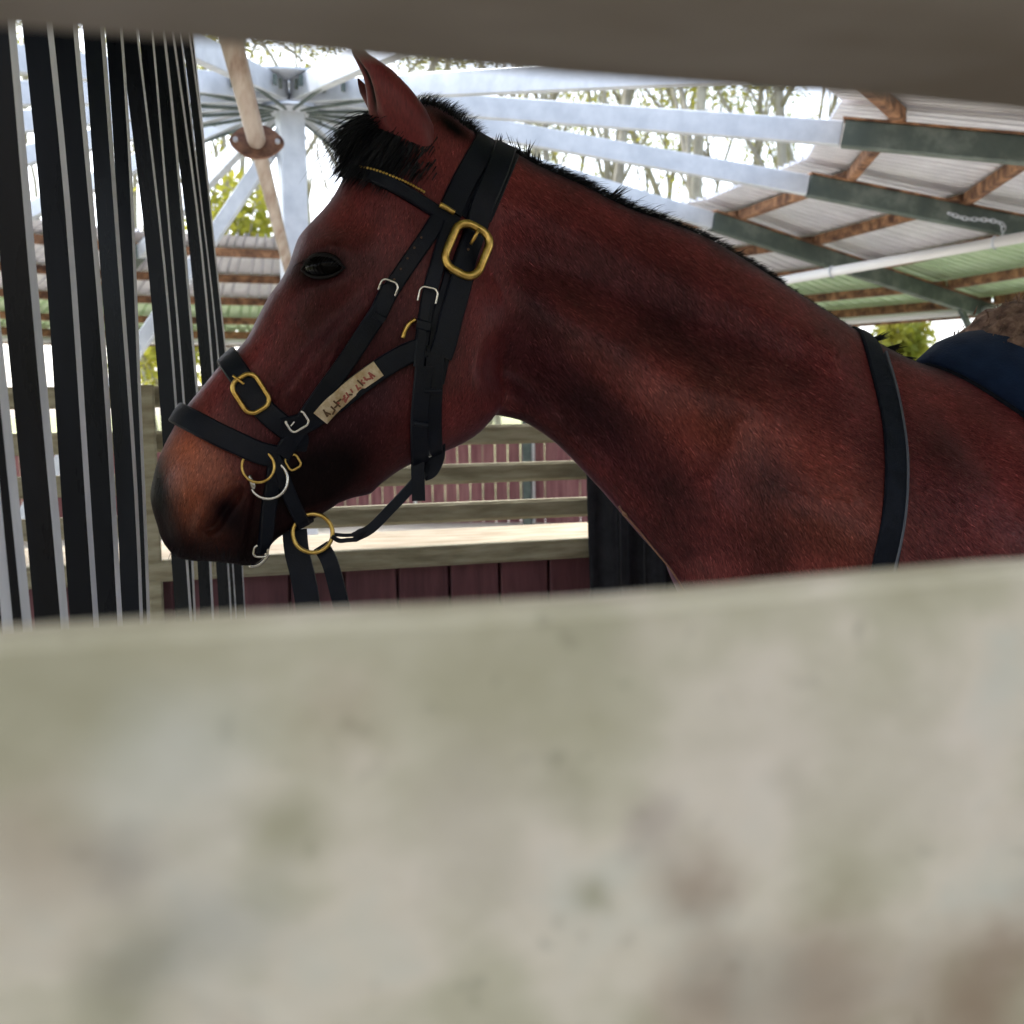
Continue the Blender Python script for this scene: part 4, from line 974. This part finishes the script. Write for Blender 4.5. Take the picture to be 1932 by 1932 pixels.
def freestrap(name, pts3, wd, th, m, parent, nrm=None, twist=0.0):
    P = [Vector(q) for q in catmull([tuple(p) for p in pts3], 8)]; V, F = [], []; N = len(P)
    for i in range(N):
        t = (P[min(i + 1, N - 1)] - P[max(i - 1, 0)]).normalized(); n_ = -FWD if nrm is None else nrm
        n_ = Matrix.Rotation(twist * i / N, 3, t) @ (n_ - t * n_.dot(t)).normalized(); s = t.cross(n_)
        V += [P[i] - s * wd / 2 - n_ * th / 2, P[i] + s * wd / 2 - n_ * th / 2, P[i] + s * wd / 2 + n_ * th / 2, P[i] - s * wd / 2 + n_ * th / 2]
    for i in range(N - 1): F += [(i * 4 + k, i * 4 + (k + 1) % 4, i * 4 + 4 + (k + 1) % 4, i * 4 + 4 + k) for k in range(4)]
    F += [(3, 2, 1, 0), tuple(N * 4 - 4 + k for k in range(4))]
    return build(name, V, F, m, parent)

# ---------------------------------------------------------------- bridle
br = empty('bridle', hit(800, 560)[0], 'black leather bridle with gold-beaded browband and brass bit ring', 'bridle')
hp, *_ = strap('headpiece', [(918, 266), (893, 310), (868, 356), (848, 400)], .030, 'leather', br, .0045, lift=.001)
hp, *_ = strap('headpiece_underlayer', [(930, 272), (906, 316), (884, 360), (866, 404)], .028, 'leather', br, .002, lift=.0)
bb, Pbb, nbb = strap('browband', [(640, 325), (672, 322), (715, 338), (760, 362), (805, 390), (845, 415), (862, 424)], .017, 'leather', br, .0045, lift=.002)
# gold bead row along the upper edge of the browband
bd = catmull([(688, 317), (712, 323), (740, 334), (768, 347), (796, 363)], 12)
bd = resample([tuple(p) for p in bd], 5.6)
Vb, Fb = [], []
for i, p in enumerate(bd):
    l_, n_ = hit(p[0], p[1] + 3); c = l_ + n_ * .0068; r_ = .0019
    k0 = len(Vb); nb_, mb_ = 8, 5
    for j in range(mb_ + 1):
        th = math.pi * j / mb_
        for k in range(nb_): Vb.append(c + (RIGHT * math.cos(2 * math.pi * k / nb_) + UP * math.sin(2 * math.pi * k / nb_)) * r_ * math.sin(th) + FWD * r_ * math.cos(th))
    Fb_ = [(j * nb_ + k, j * nb_ + (k + 1) % nb_, (j + 1) * nb_ + (k + 1) % nb_, (j + 1) * nb_ + k) for j in range(mb_) for k in range(nb_)]
    build('bead', Vb[k0:], Fb_, 'brass', bb, smooth=True); 
for o in list(bb.children): o.location = (0, 0, 0); o.parent = bb
pc = catmull([(825, 391), (838, 398), (852, 407)], 4)
vs = []
P = [hit(p[0], p[1])[0] + hit(p[0], p[1])[1] * .0082 for p in pc]; vs, fs = tubev(P, .0034, 8); build('clip', vs, fs, 'brass', br, smooth=True)
# cheekpiece of the bridle, buckle to bit
strap('cheekpiece', [(832, 405), (800, 455), (765, 505), (735, 550), (705, 605)], .0205, 'leather', br, .004, lift=.002)
strap('cheekpiece', [(735, 545), (700, 610), (655, 680), (600, 755), (560, 812), (528, 858)], .022, 'leather', br, .004, lift=.005)
o, fr = rring('cheek_buckle', 731, 549, 33, 34, -20, .0014, 'steel', br, lift=.0115, corner=.3, gap=(.52, .98))
strap('keeper', [(701, 591), (712, 598), (724, 605)], .010, 'leather', br, .003, lift=.008)
for i in range(5):
    px, py = 742 + 12.5 * i, 528 - 19 * i
    l_, n_ = hit(px, py); vs, fs = tubev([l_ + n_ * .0052, l_ + n_ * .0075], .0013, 8); build('punch_hole', vs, fs, 'engrave_dark', br)
# second cheek strap with buckle and its long loose end (throat lash)
strap('throat_lash', [(845, 425), (828, 485), (812, 545), (802, 600), (795, 650)], .018, 'leather', br, .004, lift=.003)
o, fr = rring('throat_buckle', 807, 564, 34, 36, -12, .0014, 'steel', br, lift=.0125, corner=.3, gap=(.55, .97))
strap('throat_lash_end', [(803, 575), (797, 620), (791, 660), (788, 692)], .0125, 'leather', br, .004, lift=.0075)
strap('keeper', [(785, 612), (798, 615), (812, 618)], .012, 'leather', br, .003, lift=.011)
# padded noseband and its strap to the bit
strap('noseband', [(338, 782), (372, 800), (410, 820), (450, 838), (492, 856), (520, 860)], .027, 'leather', br, .009, lift=.0, wrap=True, smooth_it=4)
def hangring(name, px, py, rpx, tube, m, lift):
    l_, n_ = hit(px, py); dep = (l_ - CAM).dot(FWD) - lift; c = atD(px, py, dep)
    pts = [c + (RIGHT * math.cos(t) + UP * math.sin(t)) * rpx * dep / FPX + FWD * (.10 * math.cos(t) * rpx * dep / FPX) for t in np.linspace(0, 2 * math.pi, 37)[:-1]]
    vs, fs = tubev(pts, tube, 10, True); return build(name, vs, fs, m, br, smooth=True), c, dep
hangring('nose_ring', 487, 880, 30, .0018, 'brass', .006)
rg, cB, dB = hangring('snaffle_ring', 506, 905, 36, .0020, 'steel', .004)
V = []
for j in range(13):
    th = math.pi * j / 12
    for k in range(14):
        ph = 2 * math.pi * k / 14; c0 = atD(469, 903, dB - .004); ax1 = (RIGHT * .5 - UP * .86); ax2 = (RIGHT * .86 + UP * .5)
        V.append(c0 + (ax1 * 23 * math.cos(th) + ax2 * 9 * math.sin(th) * math.cos(ph)) * dB / FPX + FWD * 9 * math.sin(th) * math.sin(ph) * dB / FPX)
build('bit_end', V, [(j * 14 + k, j * 14 + (k + 1) % 14, (j + 1) * 14 + (k + 1) % 14, (j + 1) * 14 + k) for j in range(12) for k in range(14)], 'steel', br, smooth=True)
rring('noseband_buckle', 553, 872, 24, 26, 30, .0015, 'brass', br, lift=.006, corner=.3)
strap('bit_strap', [(515, 862), (532, 900), (550, 945), (570, 985)], .017, 'leather', br, .004, lift=.004, snug=False)
strap('chin_strap', [(520, 862), (514, 910), (506, 960), (500, 1010), (492, 1040)], .018, 'leather', br, .004, lift=.002)
rc, rn_ = hit(585, 985)
Dr = (rc - CAM).dot(FWD) - .030
cR = atD(590, 1006, Dr)
pts = [cR + (RIGHT * math.cos(t) + UP * math.sin(t)) * 36.5 * Dr / FPX + FWD * .004 * math.cos(t) for t in np.linspace(0, 2 * math.pi, 41)[:-1]]
vs, fs = tubev(pts, .0027, 10, True); build('bit_ring', vs, fs, 'brass', br, smooth=True)
strap('curb_backing', [(560, 985), (590, 990), (612, 975)], .03, 'leather', br, .003, lift=.001)
# loops, reins and tails
def D3(px, py, dd=0.0): return atD(px, py, Dr + dd)
freestrap('rein_loop', [D3(626, 1012), D3(640, 1020, .004), D3(656, 1019, .006), D3(674, 1018, .008)], .0055, .003, 'leather', br)
freestrap('rein_loop', [D3(628, 1008, .006), D3(650, 1010, .008), D3(672, 1009, .010)], .0045, .003, 'leather', br)
pathl = [D3(668, 1017, .009), D3(684, 1008, .010), D3(690, 1000, .012), D3(678, 1002, .013), D3(666, 1012, .012)]
vs, fs = tubev(catmull([tuple(p) for p in pathl], 5), .0028, 8); build('rein_knot', vs, fs, 'leather', br, smooth=True)
freestrap('rein', [D3(668, 1014, .010), D3(700, 997, .012), D3(735, 962, .016), D3(770, 925, .022), D3(800, 890, .03)], .0125, .0045, 'leather', br, twist=.4)
freestrap('lead_strap', [D3(556, 1000, .014), D3(560, 1040, .012), D3(572, 1090, .010), D3(582, 1150, .008), D3(592, 1260, .004)], .030, .005, 'leather', br)
freestrap('lead_strap', [D3(606, 1030, .012), D3(622, 1060, .004), D3(636, 1110, .004), D3(652, 1180, .006), D3(665, 1280, .01)], .020, .005, 'leather', br)
rring('chin_buckle', 489, 1036, 26, 22, -10, .0015, 'steel', br, lift=.009, corner=.35, gap=(.05, .30))
pts = catmull([tuple(D3(x, y, -.01)) for x, y in ((470, 1068), (484, 1067), (497, 1058), (506, 1046))], 6)
vs, fs = tubev(pts, .0022, 8); build('chin_buckle_bar', vs, fs, 'steel', br, smooth=True)

# ---------------------------------------------------------------- leather headcollar
hc = empty('headcollar', hit(870, 500)[0], 'black leather headcollar with big brass buckles and engraved nameplate over the bridle', 'headcollar')
strap('crownpiece', [(951, 283), (936, 325), (920, 365), (903, 405), (890, 445), (876, 485), (866, 522)], .0285, 'leather', hc, .005, lift=.0035)
strap('crown_lining', [(968, 291), (950, 333), (934, 372), (915, 415)], .016, 'leather', hc, .002, lift=.001)
o, fr = rring('crown_buckle', 876, 478, 70, 97, -22, .0052, 'brass', hc, lift=.0135, corner=.37)
l_, n_, a, b, sc = fr
ca, sn = math.cos(R(-22)), math.sin(R(-22)); tp = lambda x, y, h: l_ + a * ((x * ca - y * sn) * sc) + b * ((x * sn + y * ca) * sc) + n_ * h
vs, fs = tubev([tp(4, 46, .0175), tp(3, 30, .0155), tp(2, 14, .011)], .0022, 8); build('buckle_tongue', vs, fs, 'brass', o, smooth=True); o.children[0].location = (0, 0, 0)
for y in (-18, 4):
    vs, fs = tubev([tp(2, y, .0085), tp(2, y, .0105)], .0015, 8); build('punch_hole', vs, fs, 'engrave_dark', hc)
strap('cheek_strap', [(872, 515), (860, 560), (848, 605), (838, 650), (830, 672)], .0285, 'leather', hc, .005, lift=.003)
strap('cheek_strap_lining', [(868, 500), (852, 560), (838, 610), (820, 680), (812, 720)], .034, 'leather', hc, .002, lift=.0005)
# vertical strap below the cheek ring, hanging past the jaw
strap('jaw_strap', [(822, 660), (818, 710), (815, 760), (814, 800), (815, 840), (816, 858)], .024, 'leather', hc, .005, lift=.002)
jl, jn = hit(796, 862); Dj = (jl - CAM).dot(FWD) - .006
J = lambda x, y, d=0: atD(x, y, Dj + d)
strap('jaw_strap', [(800, 690), (795, 740), (791, 790), (789, 835), (789, 862)], .022, 'leather', hc, .004, lift=.006)
freestrap('strap_end', [J(789, 850, -.004), J(788, 880, -.004), J(789, 912, -.002), J(790, 945, 0)], .0165, .004, 'leather', hc)
freestrap('jaw_keeper', [J(824, 835, .0), J(822, 862, .004), J(812, 885, .008), J(798, 892, .01)], .022, .006, 'leather', hc)
strap('keeper', [(800, 736), (816, 738), (834, 737)], .007, 'leather', hc, .004, lift=.008)
strap('keeper', [(778, 793), (792, 795), (806, 796)], .006, 'leather', hc, .004, lift=.0105)
l_, n_ = hit(806, 846); vs, fs = tubev([l_ + n_ * .004, l_ + n_ * .012], .0022, 10); build('rivet', vs, fs, 'steel', hc, smooth=False)
pathtube('cheek_ring', [(758, 638), (762, 624), (770, 612), (783, 604)], .0027, 'brass', hc, lift=.009)
strap('lower_cheek_strap', [(800, 655), (765, 668), (722, 693), (680, 722), (640, 752), (600, 780), (566, 800), (530, 806)], .0255, 'leather', hc, .005, lift=.004)
np_o, Pn, nn2 = strap('nameplate', [(714, 694), (690, 711), (660, 733), (630, 757), (604, 786)], .0208, 'plate', hc, .0016, lift=.0092, snug=False)
# worn lettering: short strokes, too worn to read
rl = random.Random(3)
U_ = np.array((-92.0, 78.0)); LU = np.linalg.norm(U_); U_ /= LU; V_ = np.array((.646, .763))
GL = [((0, -1, 0, 1), (0, 1, 1, 1)), ((0, 1, .5, -1), (.5, -1, 1, 1), (.2, .3, .8, .3)), ((1, -1, 0, -.6), (0, -.6, 0, .6), (0, .6, 1, 1)), ((0, -1, 0, 1), (1, -1, 0, 0), (0, 0, 1, 1)),
      ((0, -1, 0, 1), (0, -1, 1, -1), (0, 0, .7, 0), (0, 1, 1, 1)), ((0, -1, 0, 1), (1, -1, 1, 1), (0, 0, 1, 0)), ((0, -1, 1, -1), (1, -1, 1, 1), (1, 1, 0, 1), (0, 1, 0, -1))]
NL = 11
for i in range(NL):
    for (x0, y0, x1, y1) in GL[rl.randrange(len(GL))]:
        if rl.random() < .38: continue                 # strokes worn away
        q0 = np.array((704.0, 702.0)) + U_ * (LU * (i + .12 + .66 * (1 - x0)) / NL) + V_ * 6.5 * y0 + np.array((rl.gauss(0, 1.6), rl.gauss(0, 1.6))); q1 = np.array((704.0, 702.0)) + U_ * (LU * (i + .12 + .66 * (1 - x1)) / NL) + V_ * 6.5 * y1 + np.array((rl.gauss(0, 1.6), rl.gauss(0, 1.6)))
        la, na = hit(*q0); lb, nb2 = hit(*q1); h_ = .0112
        vs, fs = beam(la + na * h_, lb + nb2 * h_, .0021, .0006, up=na)
        q_ = build('letter_stroke', vs, fs, 'engrave_dark' if (i > 7 or rl.random() < .2) else 'engrave_red', np_o); q_.location = (0, 0, 0)
for px, py in ((712, 696), (607, 783)):
    l_, n_ = hit(px, py); vs, fs = tubev([l_ + n_ * .009, l_ + n_ * .0122], .0016, 8); q_ = build('rivet', vs, fs, 'plate', np_o); q_.location = (0, 0, 0)
o, fr = rring('cheek_buckle', 562, 794, 38, 30, 30, .0017, 'steel', hc, lift=.0125, corner=.3, gap=(.13, .38))
l_, n_, a, b, sc = fr
vs, fs = tubev([l_ + a * (-12 * sc) + b * (-8 * sc) + n_ * .013, l_ + a * (-5 * sc) + b * (0 * sc) + n_ * .0125], .0012, 6); q_ = build('buckle_tongue', vs, fs, 'steel', o); q_.location = (0, 0, 0)
strap('nose_strap', [(432, 676), (446, 698), (462, 722), (480, 752), (500, 776), (530, 800), (560, 822)], .027, 'leather', hc, .0055, lift=.002, wrap=True, smooth_it=4)
rring('nose_buckle', 475, 745, 50, 70, 32, .0029, 'brass', hc, lift=.013, corner=.36)
pathtube('buckle_tongue', [(447, 716), (455, 722), (461, 727)], .0016, 'brass', hc, lift=.014)

# ---------------------------------------------------------------- neck strap, saddle pad, fleece
nk = empty('neck_strap', hit(1690, 860)[0], 'broad navy-black strap round the base of the horse neck', 'strap')
strap('band', [(1640, 644), (1652, 680), (1670, 740), (1684, 800), (1690, 860), (1690, 920), (1684, 980), (1672, 1050), (1655, 1130), (1620, 1220)], .032, 'collar', nk, .004, lift=.001, wrap=True, step=.01)
strap('edge_binding', [(1668, 668), (1688, 730), (1702, 800), (1709, 860), (1709, 920), (1703, 985), (1690, 1055), (1672, 1130)], .0035, 'collar_edge', nk, .004, lift=.003)

def drape(name, x0, x1, zc_, f_th, f_front, m, parent, nx=40, na=44, amax=78, fuzz=None):
    V, F = [], []
    for i in range(nx):
        for j in range(na):
            v = -1 + 2 * j / (na - 1); ph = R(amax) * v; u = i / (nx - 1)
            x = x0 + f_front(abs(v)) + (x1 - x0 - f_front(abs(v))) * u
            c = Vector((x, YH, zc_)); d = Vector((0, -math.sin(ph), math.cos(ph)))
            loc, nor, k_, ds = bvh.ray_cast(c + d * 1.2, -d)
            if loc is None: loc = c + d * .2
            V.append(loc + d * (f_th(u, v, x)))
    F = [(i * na + j, (i + 1) * na + j, (i + 1) * na + j + 1, i * na + j + 1) for i in range(nx - 1) for j in range(na - 1)]
    o = build(name, V, F, m, parent, smooth=True); md = o.modifiers.new('thick', 'SOLIDIFY'); md.thickness = .012; md.offset = -1
    return o, V
xp0 = atY(1741, 690, YH).x
sp = empty('saddle_pad', (xp0 + .15, YH, 1.5), 'navy blue saddle pad humped over the withers at the right edge', 'saddle pad')
def th_pad(u, v, x):
    h = min(1, u / .17); g_ = math.exp(-(v / .42) ** 2)
    base = .001 + .013 * min(1, u / .05) + .040 * math.sin(h * math.pi / 2) * g_
    return base - .030 * min(1, max(0, (u - .17) / .2)) * g_
_o, PV = drape('pad_cloth', xp0, xp0 + .66, 1.22, th_pad, lambda v: .17 * v, 'pad', sp)
vs, fs = tubev([PV[j] for j in range(44)], .006, 8); build('edge_binding', vs, fs, 'collar', sp, smooth=True)
for i_ in (9, 16, 23):
    vs, fs = tubev([PV[i_ * 44 + j] + Vector((0, -.0004 if j < 22 else .0004, .0004)) for j in range(44)], .0016, 5); build('quilt_seam', vs, fs, 'collar', sp, smooth=True)
fl = empty('fleece_cover', (xp0 + .35, YH, 1.55), 'shaggy brown fleece cover resting on the navy pad at the right edge', 'fleece')
def th_fl(u, v, x): return -.004 + .100 * math.sin(min(1, max(0, (x - xp0 - .05) / .12)) * math.pi / 2) * math.exp(-(v / .5) ** 2) + .006 * math.sin(x * 90) * math.sin(v * 40)
o, FV = drape('fleece_pad', xp0 + .05, xp0 + .60, 1.22, th_fl, lambda v: .19 * v, 'fleece', fl, nx=44, na=44, amax=46)
it = []
FVr = [FV[i] for i in rng.integers(0, len(FV), 9000)]
V, F = [], []
for p in FVr:
    q = p + Vector(rng.normal(0, .005, 3)); d = Vector((rng.normal(0, .5), rng.normal(-.2, .5), rng.normal(.7, .5))).normalized(); s = d.cross(Vector(rng.normal(0, 1, 3))).normalized() * .0016; l1 = rng.uniform(.008, .02); o_ = len(V)
    k = Vector(rng.normal(0, .004, 3)); V += [q - s, q + s, q + d * l1 * .5 + k + s * .8, q + d * l1 * .5 + k - s * .8, q + d * l1]; F += [(o_, o_ + 1, o_ + 2, o_ + 3), (o_ + 3, o_ + 2, o_ + 4)]
setp(build('wool', V, F, 'fleece', fl), kind='stuff')

# thin tan line added for the lit rim of the chest
P = [atY(x, y, YH - .012) for x, y in ((1168, 955), (1178, 970), (1205, 1001), (1236, 1039), (1268, 1078), (1300, 1130))]
cd = empty('rim_light', P[0], 'added thin pale line for the lit rim of the horse chest', 'rim_light')
vs, fs = tubev(catmull([tuple(p) for p in P], 5), .0012, 6); build('rim_tube', vs, fs, mat('rim_light_tan', (.30, .16, .10), .8), cd, smooth=True)
c = P[1]; vs, fs = tubev([c + Vector((-.003, -.002, .003)), c, c + Vector((.003, -.002, -.004))], [.0015, .0032, .0015], 8); build('rim_dot', vs, fs, bpy.data.materials['rim_light_tan'], cd, smooth=True)
